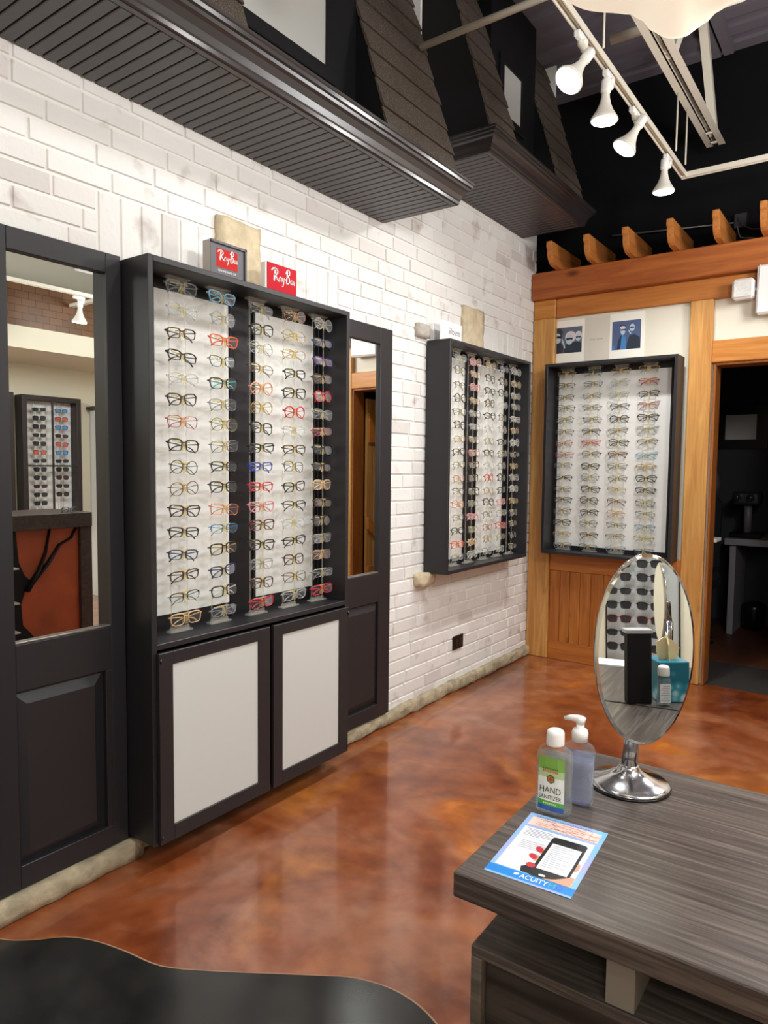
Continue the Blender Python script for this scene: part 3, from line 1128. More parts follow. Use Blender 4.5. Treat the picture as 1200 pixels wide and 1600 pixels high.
# ------------------------------------------------------------------ display cabinets
def panel_ring(mb, fn, a0, a1, b0, b1, w, d0, d1, ch=.002):
    """picture-frame of four bars; fn maps (a,b,d)"""
    for lo, hi in (((a0, b0), (a0+w, b1)), ((a1-w, b0), (a1, b1)), ((a0+w, b0), (a1-w, b0+w)), ((a0+w, b1-w), (a1-w, b1))):
        p, q = fn(lo[0], lo[1], d0), fn(hi[0], hi[1], d1)
        mb.cham(p, q, ch)
ALEFT = lambda a, b, d: (d, a, b)                 # left wall: a along y, d out into the room
AFAR = lambda a, b, d: (a, 5.2-d, b)              # far wall
def case(name, fn, a0, a1, b0, b1, dep, whites, wz0, wz1, label, loc, ledge=None, th=.022, base=.005):
    t = thing(name, loc, label, 'display cabinet')
    mb = MB()
    bot = ledge if ledge is not None else b0+th
    mb.cham(fn(a0, b0, base), fn(a0+th, b1, dep), .002)
    mb.cham(fn(a1-th, b0, base), fn(a1, b1, dep), .002)
    mb.cham(fn(a0+th, b1-th, base), fn(a1-th, b1, dep), .002)
    mb.cham(fn(a0+th, bot-.022, base), fn(a1-th, bot, dep), .002)
    mb.build('carcass', CAB, t)
    mb = MB()
    mb.box(fn(a0+th, bot, base), fn(a1-th, b1-th, base+.014))
    # dark upright strips framing the white panels
    eds = [a0+th]+[v for w_ in whites for v in w_]+[a1-th]
    for i in range(0, len(eds), 2):
        lo, hi = eds[i], eds[i+1]
        if hi-lo > .03:
            mb.cham(fn(lo+.004, bot, base+.012), fn(lo+.016, b1-th, base+.022), .003)
            mb.cham(fn(hi-.016, bot, base+.012), fn(hi-.004, b1-th, base+.022), .003)
    mb.build('back_panel', CABDK, t)
    for (p, q) in whites:
        mb = MB()
        mb.cham(fn(p, wz0, base+.0145), fn(q, wz1, base+.018), .001)
        mb.build('white_backing', WHITEP, t)
    return t
A0, A1 = 1.520, 2.6415
tallcab = case('display_cabinet', ALEFT, A0, A1, .09, 2.228, .193, [(1.667, 2.035), (2.19, 2.572)], .903, 2.165,
               'tall charcoal eyewear cabinet with two white cupboard doors below', (.1, 2.08, .09), ledge=.842)
mb = MB()
mb.box((.006, A0+.022, .09), (.19, A1-.022, .11))
mb.box((.006, A0+.022, .11), (.02, A1-.022, .82))
mb.build('cupboard_box', CABDK, tallcab)
for (p, q, iy0, iy1) in ((1.536, 2.094, 1.597, 2.026), (2.114, 2.626, 2.171, 2.556)):
    mb = MB()
    fz0, fz1 = .096, .812
    iz0, iz1 = .156, .763
    for lo, hi in (((p, fz0), (iy0, fz1)), ((iy1, fz0), (q, fz1)), ((iy0, fz0), (iy1, iz0)), ((iy0, iz1), (iy1, fz1))):
        mb.cham((.194, lo[0], lo[1]), (.212, hi[0], hi[1]), .002)
    d = mb.build('door', CAB, tallcab)
    mb = MB()
    mb.cham((.196, iy0-.004, iz0-.004), (.206, iy1+.004, iz1+.004), .001)
    mb.build('white_inset', plain('white_inset', '#cfd1ce', .4, bump=.04, nscale=8), d, label='white door panel')
    for zz in (.125, .785):
        mb = MB()
        yy = p+.006 if p < 2 else q-.006
        mb.tube([(.214, yy, zz-.008), (.214, yy, zz+.008)], .004, 6)
        mb.build('hinge', plain('hinge_metal', '#55555a', .4, 1), d)
brickcase = case('display_cabinet', ALEFT, 3.6146, 4.755, .8425, 2.256, .1706, [(3.73, 4.055), (4.235, 4.625)], .90, 2.19,
                 'charcoal eyewear wall case hung on the white brick wall', (.085, 4.185, .8425))
timbercase = case('display_cabinet', AFAR, .1885, 1.1275, .852, 2.265, .2335, [(.235, 1.05)], .907, 2.20,
                  'charcoal eyewear wall case hung on the timber wall above the oval mirror', (.658, 5.08, .852), base=.052)

# ------------------------------------------------------------------ eyeglasses
def outline(style, side, N=26):
    """half rim outline (x outward from the bridge, z up)"""
    w, h, n, cx = {'rectangular': (.0285, .0175, 3.6, .0365), 'square': (.0285, .0215, 3.4, .0365), 'round': (.0265, .0245, 2.1, .036),
                   'cat-eye': (.029, .0205, 2.7, .037), 'oval': (.0285, .0185, 2.4, .037), 'half-rim': (.0285, .0175, 3.0, .0365), 'aviator': (.0285, .0235, 2.4, .037)}[style]
    pts = []
    for k in range(N):
        a = 2*math.pi*k/N
        c, s = math.cos(a), math.sin(a)
        x = w*abs(c)**(2/n)*(1 if c >= 0 else -1)
        z = h*abs(s)**(2/n)*(1 if s >= 0 else -1)
        if style == 'cat-eye' and x > 0 and z > 0:
            z += .008*(x/w)**2*(z/h)
            x += .002*(x/w)
        if style in ('cat-eye', 'square', 'rectangular', 'half-rim') and z < 0:
            x *= .93
        if style == 'aviator' and z < 0:
            z -= .004*(x/w)
            x *= .92
        pts.append((side*(cx+x), z))
    return pts
def curve_y(x):
    return .9*x*x
def rim(mb, pts, wid, dep):
    """flat-sectioned ring following pts in the xz plane"""
    N = len(pts)
    cx = sum(p[0] for p in pts)/N
    cz = sum(p[1] for p in pts)/N
    vs, fs = [], []
    for i, (x, z) in enumerate(pts):
        ww = wid(x, z) if callable(wid) else wid
        d = Vector((x-cx, z-cz)).normalized()
        for k, (o, y) in enumerate(((ww/2, -dep/2), (-ww/2, -dep/2), (-ww/2, dep/2), (ww/2, dep/2))):
            xx, zz = x+d.x*o, z+d.y*o
            vs.append((xx, curve_y(xx)+y, zz))
    for i in range(N):
        j = (i+1) % N
        for k in range(4):
            fs.append((i*4+k, j*4+k, j*4+(k+1) % 4, i*4+(k+1) % 4))
    mb.add(vs, fs, True)
MESHC = {}
FRAMEM = {}
def frame_mat(hexc, kind):
    key = (hexc, kind)
    if key not in FRAMEM:
        if kind == 'clear':
            FRAMEM[key] = clear('clear_frame_'+hexc.strip('#'), hexc, .38, .15)
        elif kind == 'metal':
            FRAMEM[key] = plain('metal_frame_'+hexc.strip('#'), hexc, .3, .6)
        else:
            FRAMEM[key] = plain('acetate_frame_'+hexc.strip('#'), hexc, .28)
    return FRAMEM[key]
def glass_meshes(style, hexc, kind, lens=None, temple=None):
    key = (style, hexc, kind, id(lens), temple)
    if key in MESHC:
        return MESHC[key]
    m = frame_mat(hexc, kind)
    thin = kind == 'metal'
    base = .0020 if thin else .0036
    half = style == 'half-rim'
    def wid(x, z):
        if half:
            return .0036 if z > -.002 else .0009
        if thin:
            return base if z < 0 else base*1.15
        return base*(1.35 if z > .004 else .85)
    fr = MB()
    dep = .0024 if thin else .0036
    for s in (1, -1):
        rim(fr, outline(style, s), wid, dep)
    L = outline(style, 1)
    top = max(z for _, z in L)
    zb = top*.42
    r = .0011 if thin else .0019
    x0 = min(x for x, z in L if abs(z-zb) < .01)
    fr.tube([(-x0, curve_y(x0), zb-.001), (-x0*.5, -.0003, zb+.0018), (x0*.5, -.0003, zb+.0018), (x0, curve_y(x0), zb-.001)], r, 6)
    xe = max(x for x, z in L)
    ze = max(z for x, z in L if x > xe-.004)*.75
    for s in (1, -1):
        fr.tube([(s*(xe-.001), curve_y(xe), ze), (s*(xe+.005), curve_y(xe)+.001, ze+.0005), (s*(xe+.0065), curve_y(xe)+.006, ze)], r*1.1, 6)
    lenses = []
    for s in (1, -1):
        mb = MB()
        pts = outline(style, s)
        n = len(pts)
        mb.add([(x, curve_y(x)+.0002, z) for x, z in pts], [tuple(range(n)) if s < 0 else tuple(range(n))[::-1]])
        lenses.append(mb.mesh('lens', lens or LENS))
    temples = []
    tm = frame_mat(temple, 'metal' if thin else 'acetate') if temple else m
    for s in (1, -1):
        mb = MB()
        yb = .0085 if s > 0 else .0125
        xs = s*(xe+.006)
        path = [(xs, curve_y(xe)+.005, ze), (s*(xe-.002), yb+.004, ze-.001), (s*.02, yb, ze-.006), (-s*.025, yb-.001, ze-.013), (-s*.042, yb, ze-.020), (-s*.058, yb+.001, ze-.034)]
        t0 = .0013 if thin else .0021
        mb.tube(path, [t0*1.3, t0*1.2, t0, t0, t0*1.35, t0*1.3], 6)
        temples.append(mb.mesh('temple', tm))
    MESHC[key] = (fr.mesh('frame_front', m), lenses, temples)
    return MESHC[key]
def link(name, me, parent):
    o = D.objects.new(name, me)
    COL.objects.link(o)
    o.parent = parent
    return o
def glasses(loc, rz, tilt, style, hexc, kind, label, group, lens=None, temple=None, cat='eyeglasses', name='eyeglasses', simple=False, scale=1.03):
    t = thing(name, loc, label, cat, group)
    t.rotation_euler = (tilt[0], tilt[1], rz+tilt[2])
    t.scale = (scale,)*3
    f, ls, ts = glass_meshes(style, hexc, kind, lens, temple)
    link('frame_front', f, t)
    for l in ls:
        link('lens', l, t)
    if not simple:
        for q in ts:
            link('temple', q, t)
    return t

# (colour word, style, hex, kind[, temple hex]) of every pair, column by column from the top
K = {'b': ('black', '#141416', 'acetate'), 'bm': ('black metal', '#1c1c1f', 'metal'), 'dk': ('dark brown', '#33231b', 'acetate'), 'tt': ('tortoiseshell', '#4a2d1b', 'acetate'),
     'br': ('brown metal', '#6d4a2e', 'metal'), 'gd': ('gold', '#b8924a', 'metal'), 'rg': ('rose gold', '#c98f74', 'metal'), 'cl': ('clear', '#cfd0d2', 'clear'),
     'cg': ('clear grey', '#9a9da3', 'clear'), 'gy': ('grey', '#77787e', 'metal'), 'sv': ('silver', '#a9abb0', 'metal'), 'rd': ('red', '#c4263a', 'acetate'),
     'rm': ('red metal', '#b8394a', 'metal'), 'pk': ('pink', '#d68a94', 'acetate'), 'pc': ('peach', '#e2a286', 'acetate'), 'or': ('coral orange', '#e8603a', 'acetate'),
     'om': ('orange metal', '#e07a4e', 'metal'), 'lb': ('light blue', '#7fb9d8', 'acetate'), 'bl': ('bright blue', '#2f48b8', 'acetate'), 'bu': ('blue', '#3f86b8', 'metal'),
     'nv': ('navy', '#252a55', 'acetate'), 'pu': ('purple', '#5a3a86', 'acetate'), 'tn': ('tan', '#d9b083', 'acetate'), 'ol': ('olive', '#7d7a52', 'metal'),
     'yl': ('olive yellow', '#a59a3a', 'metal'), 'tq': ('black and turquoise', '#16181b', 'acetate', '#3fb7c0'), 'bb': ('black and light blue', '#16181b', 'metal', '#a9cfe0'),
     'bw': ('black and white', '#141416', 'acetate', '#dcdcdc'), 'bg': ('black and gold', '#19150f', 'acetate', '#b8924a'), 'dr': ('dark red', '#5a1a1c', 'acetate'),
     'nm': ('navy metal', '#2a3050', 'metal'), 'sg': ('silver green', '#9aa59a', 'metal')}
S = {'r': 'rectangular', 's': 'square', 'o': 'round', 'c': 'cat-eye', 'v': 'oval', 'h': 'half-rim', 'a': 'aviator'}
COLS_A = ['cg.s cl.o tt.r b.r cl.v dk.c rm.s b.s bm.o br.o dk.c b.r nv.r tt.r bm.h tn.s', 'lb.c cg.o or.c bb.c tq.c gy.s ol.o gy.s b.r b.c om.s bu.h bg.s nv.c bw.s cg.r',
          'cg.r b.s sv.o br.v pc.o gd.o b.s b.r bl.r rd.r pk.c dr.s dk.c cg.s tt.s rd.c', 'rg.o gd.o gd.v b.r b.s rd.o cl.v tt.r bm.s b.c b.h cl.o b.r tt.s br.s cl.c',
          'cl.o nv.r pu.r tt.s rd.o cg.s rm.r b.s dk.r tn.s tt.r dk.o cg.c rg.s cg.r rd.s']
COLS_B = ['cg.s bm.o bm.h b.o bm.c b.s gd.v b.r ol.v om.r bm.h om.o gy.r b.v or.s cg.r', 'pk.o rg.s pk.s gd.v gy.o cg.r br.s rm.o tt.r dk.s b.o gy.v pk.r ol.s tn.r cl.o',
          'gd.o b.s b.r tt.o b.v cl.o ol.s b.r cl.o rd.s gd.v b.s gy.h rm.c gd.o cg.s', 'nv.o tt.o b.o cl.v bm.s sv.o b.r bm.o gy.o b.o b.s pk.r sv.c rd.s ol.v cl.s',
          'cl.s gd.o sv.o gy.s cl.r gd.s cl.o b.r gd.v sv.o cl.s gd.r gy.o br.r b.o bm.r']
COLS_C = ['gd.h br.h bm.h bm.s br.o bm.r rm.o rm.s gy.h b.h bm.v b.r br.s b.s rg.h cg.r', 'bm.h nm.r br.r bm.v bm.r b.h rd.h bm.h b.s gy.o b.s b.o b.r bm.o dr.h bm.r',
          'gd.v sv.o sg.r nv.h b.o br.v b.s dr.h br.r bm.v gd.h dr.h rg.o bm.r br.h cg.r', 'gd.h rd.h b.r rm.h b.c sg.o br.h lb.h gd.h b.c b.r bm.o gy.h bu.h yl.r bm.r']
ORD = ['top', 'second', 'third', 'fourth', 'fifth', 'sixth', 'seventh', 'eighth', 'ninth', 'tenth', 'eleventh', 'twelfth', 'thirteenth', 'fourteenth', 'fifteenth', 'bottom']
random.seed(21)
def rack(cols, pos, fn, rz, zt, zb, ztop, zbot, casename, coln, outd, group, rod_label):
    for ci, spec in enumerate(cols):
        a, dep = pos[ci]
        # acrylic rod strip
        t = thing('rod_strip', fn(a, zbot, dep), rod_label % coln[ci], 'display rod', 'clear rod strips in the '+casename)
        for z0, z1 in ((ztop-.022, ztop), (zbot, zbot+.020)):
            mb = MB()
            mb.cham(fn(a-.053, z0 if z0 < 1.5 else z1-.008, dep-.018), fn(a+.053, z0+.008 if z0 < 1.5 else z1, dep+.018), .002)
            mb.cham(fn(a-.046, z0, dep-.006), fn(a+.046, z1, dep+.006), .002)
            mb.build('bracket', CLEARP, t)
        for s in (-1, 1):
            mb = MB()
            p, q = fn(a+s*.039-.002, zbot+.01, dep-.003), fn(a+s*.039+.002, ztop-.01, dep+.003)
            mb.cham(p, q, .0008)
            mb.build('rod', CLEARP, t)
        me = None
        for k, code in enumerate(spec.split()):
            z = zt+(zb-zt)*k/15
            cc, st = code.split('.')
            info = K[cc]
            base = Vector(fn(a+random.uniform(-.005, .005), z+random.uniform(-.004, .004), dep+outd))
            til = (random.uniform(-.10, .04), random.uniform(-.07, .07), random.uniform(-.10, .10))
            lab = f'{info[0]} {S[st]} eyeglasses, {ORD[k]} of {coln[ci]} column, {casename}'
            if k in (0, 15):
                lab = f'{info[0]} {S[st]} eyeglasses at {ORD[k]} of {coln[ci]} column, {casename}'
            glasses(base, rz, til, S[st], info[1], info[2], lab, group, temple=info[3] if len(info) > 3 else None)
            # nose-shaped holder
            if me is None:
                mb = MB()
                for s in (-1, 1):
                    mb.prism([(s*.003, .009), (s*.006, .008), (s*.0155, -.014), (s*.0115, -.018), (s*.002, -.003)], lambda p, q, d: (p, d, q), .0032, .0058)
                    mb.prism([(s*.001, .004), (s*.003, -.002), (s*.0045, -.022), (s*.002, -.022)], lambda p, q, d: (p, d, q), .0032, .0058)
                mb.box((-.004, .0032, .004), (.004, .0058, .012))
                mb.cham((-.040, .0165, .014), (.040, .0195, .020), .001)
                mb.box((-.003, .0032, .012), (.003, .036, .016))
                me = mb.mesh('nose_holder', NOSEP)
            h = D.objects.new('nose_holder', me)
            COL.objects.link(h)
            h.parent = t
            h.location = base-t.location
            h.rotation_euler = (til[0], til[1], rz+til[2])
FIVE = ['leftmost', 'second', 'middle', 'fourth', 'rightmost']
rack(COLS_A, [(1.725, .085), (1.924, .085), (2.136, .085), (2.338, .085), (2.534, .085)], ALEFT, math.pi/2, 2.158, .900, 2.205, .843, 'tall cabinet', FIVE, .036,
     'eyeglasses in the tall cabinet', 'clear acrylic rod strip holding the %s column of glasses in the tall cabinet')
rack(COLS_B, [(3.845, .078), (4.040, .078), (4.250, .078), (4.450, .078), (4.645, .078)], ALEFT, math.pi/2, 2.175, .925, 2.233, .866, 'brick wall case', FIVE, .036,
     'eyeglasses in the brick wall case', 'clear acrylic rod strip holding the %s column of glasses in the brick wall case')
rack(COLS_C, [(.31, .09), (.515, .09), (.713, .09), (.915, .09)], AFAR, 0, 2.195, .915, 2.242, .875, 'timber wall case', ['leftmost', 'second', 'third', 'rightmost'], .036,
     'eyeglasses in the timber wall case', 'clear acrylic rod strip holding the %s column of glasses in the timber wall case')

# ------------------------------------------------------------------ signs on top of the cabinets
def logo(mb, org, right, up, w):
    """white brush lettering Ray-Ban"""
    r, u = Vector(right)*w, Vector(up)*w
    for pts, k in (([(.00, .40), (.04, .46), (.14, .49), (.24, .47), (.28, .40), (.24, .32), (.14, .27)], .05), ([(.17, .46), (.13, .30), (.11, .10)], .06), ([(.15, .27), (.24, .17), (.33, .10), (.38, .13)], .05),
                   ([(.44, .24), (.38, .25), (.345, .18), (.38, .12), (.43, .16), (.445, .24), (.44, .14), (.47, .12)], .036), ([(.48, .24), (.485, .16), (.52, .13), (.56, .18)], .036), ([(.575, .25), (.56, .12), (.52, -.02), (.485, -.04)], .036),
                   ([(.595, .21), (.645, .215)], .04), ([(.735, .52), (.705, .32), (.68, .10)], .045), ([(.66, .42), (.70, .52), (.77, .56), (.835, .52), (.83, .41), (.72, .33)], .038), ([(.72, .33), (.81, .31), (.835, .20), (.78, .11), (.68, .10)], .038),
                   ([(.945, .24), (.895, .23), (.875, .16), (.905, .11), (.945, .16), (.95, .24), (.952, .13), (.97, .11)], .032), ([(.99, .24), (.985, .11)], .032), ([(.988, .19), (1.02, .24), (1.045, .21), (1.045, .12), (1.065, .11)], .032)):
        stroke(mb, pts, k, org, r, u)
RED = plain('sign_red', '#b80420', .6, 0, .2)
t = thing('logo_sign', (.13, 1.93, 2.228), 'dark framed sign with small red square and white script, on the tall cabinet', 'sign')
mb = MB()
mb.cham((.105, 1.832, 2.229), (.150, 2.016, 2.366), .002)
mb.build('block', plain('sign_side', '#b7afa4', .5), t)
mb = MB()
mb.cham((.150, 1.832, 2.229), (.1515, 2.016, 2.366), .0005)
for lo, hi in (((1.832, 2.356), (2.016, 2.366)), ((2.006, 2.229), (2.016, 2.366))):
    mb.cham((.150, lo[0], lo[1]), (.158, hi[0], hi[1]), .001)
mb.build('face', plain('sign_charcoal', '#4a464c', .4), t)
mb = MB()
mb.box((.1515, 1.862, 2.268), (.1521, 1.970, 2.340))
mb.build('red_square', plain('sign_light_red', '#b91c18', .6, 0, .2), t)
mb = MB()
logo(mb, (.1524, 1.870, 2.288), (0, 1, 0), (0, 0, 1), .094)
text_mb(mb, 'GENUINE SINCE 1937', .011, (.1524, 1.869, 2.252), (0, 1, 0), (0, 0, 1), fit=.094)
mb.build('lettering', plain('sign_white', '#fbf8f4', .5), t)
t = thing('logo_sign', (.13, 2.235, 2.228), 'bright red sign with white script lettering on the tall cabinet', 'sign')
mb = MB()
mb.cham((.118, 2.128, 2.229), (.148, 2.312, 2.352), .002)
mb.build('block', plain('sign_block', '#e9e4dd', .4), t)
mb = MB()
mb.cham((.148, 2.137, 2.229), (.152, 2.314, 2.352), .0005)
mb.build('face', RED, t)
mb = MB()
logo(mb, (.1524, 2.162, 2.270), (0, 1, 0), (0, 0, 1), .130)
mb.build('lettering', MATS['sign_white'], t)
t = thing('paper_sign', (.07, 3.78, 2.256), 'white paper sign with grey script standing on the brick wall case', 'sign')
mb = MB()
mb.cham((.07, 3.655, 2.257), (.074, 3.915, 2.385), .0005)
mb.build('card', plain('sign_paper', '#f3f3f6', .5), t)
mb = MB()
G = plain('ink_grey', '#3c3c44', .6)
text_mb(mb, 'Silhouette', .056, (.0745, 3.750, 2.312), (0, 1, 0), (0, 0, 1), shear=.25, fit=.145)
mb.build('lettering', G, t)

# ------------------------------------------------------------------ desk with its things
DR = math.radians(.9)
DQ = Matrix.Translation((1.694, 1.092, 0)) @ Matrix.Rotation(DR, 4, 'Z')
def desk_pt(x, y, z):
    return tuple(DQ @ Vector((x, y, z)))
DW, DD = .962, .70
t = thing('desk', (1.694, 1.092, 0), 'grey oak dispensing desk carrying the oval mirror and flyer', 'desk')
t.rotation_euler = (0, 0, DR)
mb = MB()
mb.cham((0, 0, .702), (DW, DD, .75), .0025)
mb.build('desktop', DESKX, t, local=True)
mb = MB()
mb.cham((.022, .035, .576), (DW-.02, DD-.03, .598), .002)
mb.build('shelf', DESKX, t, local=True)
mb = MB()
mb.cham((.022, .035, 0), (.044, DD-.03, .576), .002)
mb.build('side_panel', DESKE, t, local=True)
mb = MB()
mb.cham((DW-.042, .035, 0), (DW-.02, DD-.03, .576), .002)
mb.build('side_panel', DESKE, t, local=True)
mb = MB()
mb.cham((.274, .040, .598), (.322, .30, .702), .001)
mb.build('divider', plain('divider_grey', '#7d776e', .5), t, local=True)
mb = MB()
mb.box((.03, .42, .598), (DW-.03, .44, .702))
mb.build('back_board', DESKD, t, local=True)
for z0, z1 in ((.30, .570), (.02, .29)):
    mb = MB()
    mb.cham((.048, .048, z0), (DW-.046, .066, z1), .002)
    mb.build('drawer_front', DESKD, t, local=True)
t = thing('desk', (2.667, 1.10, 0), 'second grey oak desk butted against the first, seen in the oval mirror', 'desk')
mb = MB()
mb.cham((2.667, 1.06, .702), (3.36, 1.81, .75), .0025)
mb.build('desktop', DESKX, t)
for x in (2.70, 3.31):
    mb = MB()
    mb.cham((x, 1.10, 0), (x+.03, 1.78, .702), .002)
    mb.build('side_panel', DESKE, t)

# flyer
FA = math.radians(4.2)
FQ = Matrix.Translation((1.737, 1.131, .7505)) @ Matrix.Rotation(FA, 4, 'Z')
FWd, FHt = .164, .2565
t = thing('flyer', (1.737, 1.131, .7505), 'blue printed flyer showing a hand with a phone, lying on the desk', 'flyer')
t.rotation_euler = (0, 0, FA)
def flat(mb, pts, lay):
    mb.poly([(u*FWd, v*FHt, .0007+.00008*lay) for u, v in pts])
def rect(u0, v0, u1, v1):
    return [(u0, v0), (u1, v0), (u1, v1), (u0, v1)]
def rrect(u0, v0, u1, v1, r=.05):
    out = []
    k = FWd/FHt
    for cx, cy, a0 in ((u1-r, v1-r*k, 0), (u0+r, v1-r*k, 90), (u0+r, v0+r*k, 180), (u1-r, v0+r*k, 270)):
        for q in range(5):
            a = math.radians(a0+q*22.5)
            out.append((cx+r*math.cos(a), cy+r*k*math.sin(a)))
    return out
def ell(cu, cv, ru, rv, rot=0):
    out = []
    for q in range(18):
        a = 2*math.pi*q/18
        x, y = ru*math.cos(a), rv*math.sin(a)
        out.append((cu+x*math.cos(rot)-y*math.sin(rot), cv+x*math.sin(rot)+y*math.cos(rot)))
    return out
def flyer_blue():
    m, nt, b = newmat('flyer_blue')
    tc = nt.nodes.new('ShaderNodeTexCoord')
    n = nt.nodes.new('ShaderNodeTexNoise')
    n.inputs['Scale'].default_value = 14
    r = nt.nodes.new('ShaderNodeValToRGB')
    r.color_ramp.elements[0].position, r.color_ramp.elements[1].position = .35, .65
    r.color_ramp.elements[0].color, r.color_ramp.elements[1].color = lin('#7fbfe8'), lin('#a9aee6')
    nt.links.new(tc.outputs['Object'], n.inputs['Vector'])
    nt.links.new(n.outputs['Fac'], r.inputs['Fac'])
    nt.links.new(r.outputs['Color'], b.inputs['Base Color'])
    b.inputs['Roughness'].default_value = .25
    return m
mb = MB()
mb.box((0, 0, 0), (FWd, FHt, .0006))
mb.build('paper', flyer_blue(), t, local=True)
mb = MB()
flat(mb, rect(.0, .022, 1, .115), 0)
mb.build('blue_band', plain('flyer_band', '#1784d8', .3), t, local=True)
mb = MB()
flat(mb, rect(.06, .80, .945, .945), 0)
mb.mi = 1
random.seed(5)
for k in range(26):
    u0, v0 = random.uniform(.07, .85), random.uniform(.81, .93)
    a = random.choice((0, 0, .08, 1.5, -.5))
    u1, v1 = min(.94, max(.065, u0+random.uniform(.1, .3)*math.cos(a))), min(.94, max(.805, v0+.1*math.sin(a)))
    nn = Vector((-(v1-v0), u1-u0)).normalized()*.003
    flat(mb, [(u0-nn.x, v0-nn.y), (u1-nn.x, v1-nn.y), (u1+nn.x, v1+nn.y), (u0+nn.x, v0+nn.y)], 1)
mb.build('map_print', [plain('map_beige', '#e6cfc0', .3), plain('map_red', '#d0686a', .4)], t, local=True)
mb = MB()
flat(mb, rect(.055, .125, .935, .765), 0)
mb.build('white_field', plain('flyer_white', '#e9ecf2', .3), t, local=True)
mb = MB()
for k in range(11):
    v = .735-k*.021 if k < 6 else .70-k*.026
    flat(mb, rect(.10 if k < 6 else .14, v, (.44, .47, .40, .45, .46, .30)[k % 6], v+.006), 1)
flat(mb, rect(.05, .6, .47, .6025), 1)
mb.build('body_print', plain('flyer_ink', '#6d7486', .5), t, local=True)
mb = MB()
for k in range(22):
    flat(mb, rect(.10+k*.033, .958, .10+k*.033+.022, .972), 1)
mb.build('heading_print', MATS['flyer_ink'], t, local=True)
ph = MB()
flat(ph, [(.62, .116), (.935, .116), (.935, .235), (.90, .245), (.84, .205), (.74, .15)], 5)
flat(ph, [(.87, .31), (.905, .32), (.925, .37), (.91, .43), (.87, .45)], 2)
for u, v in ((.41, .47), (.395, .355), (.44, .235)):
    flat(ph, ell(u+.035, v-.005, .075, .042, -.3), 2)
hand = ph.build('hand_print', plain('skin_print', '#d39a80', .4), t, local=True, label='printed hand')
ph = MB()
flat(ph, rrect(.45, .115, .88, .715, .05), 3)
flat(ph, [(.36, .125), (.47, .125), (.50, .22), (.42, .25), (.33, .19)], 2)
ph.build('phone_print', plain('phone_black', '#17171b', .3), t, local=True, label='printed black phone')
ph = MB()
flat(ph, rect(.49, .225, .845, .615), 4)
ph.mi = 1
for k in range(12):
    flat(ph, rect(.52, .58-k*.028, (.78, .72, .80, .66)[k % 4], .586-k*.028), 5)
ph.mi = 0
flat(ph, rrect(.56, .14, .64, .165, .02), 5)
ph.build('screen_print', [plain('screen_white', '#dfe1e6', .3), plain('screen_ink', '#9a9ca6', .4)], t, local=True, label='printed phone screen')
ph = MB()
for u, v, rr in ((.40, .475, -.5), (.382, .36, -.35), (.42, .24, -.1)):
    flat(ph, ell(u, v, .055, .034, rr), 5)
ph.build('nail_print', plain('nail_red', '#c22f3c', .3), t, local=True, label='printed red fingernails')
ph = MB()
text_mb(ph, 'ACUITY', .0205, (.39*FWd, .045*FHt, .0009), (1, 0, 0), (0, 1, 0), fit=.052)
flat(ph, ell(.345, .078, .03, .014, .3), 2)
ph.build('lettering', plain('flyer_letter', '#f2f4f8', .4), t, local=True)
ph = MB()
text_mb(ph, 'H', .0205, (.715*FWd, .045*FHt, .0009), (1, 0, 0), (0, 1, 0), fit=.011)
ph.build('lettering', plain('flyer_green', '#3fb59a', .4), t, local=True)
ph = MB()
text_mb(ph, 'D', .0205, (.80*FWd, .045*FHt, .0009), (1, 0, 0), (0, 1, 0), fit=.011)
ph.build('lettering', plain('flyer_violet', '#5a4fc8', .4), t, local=True)

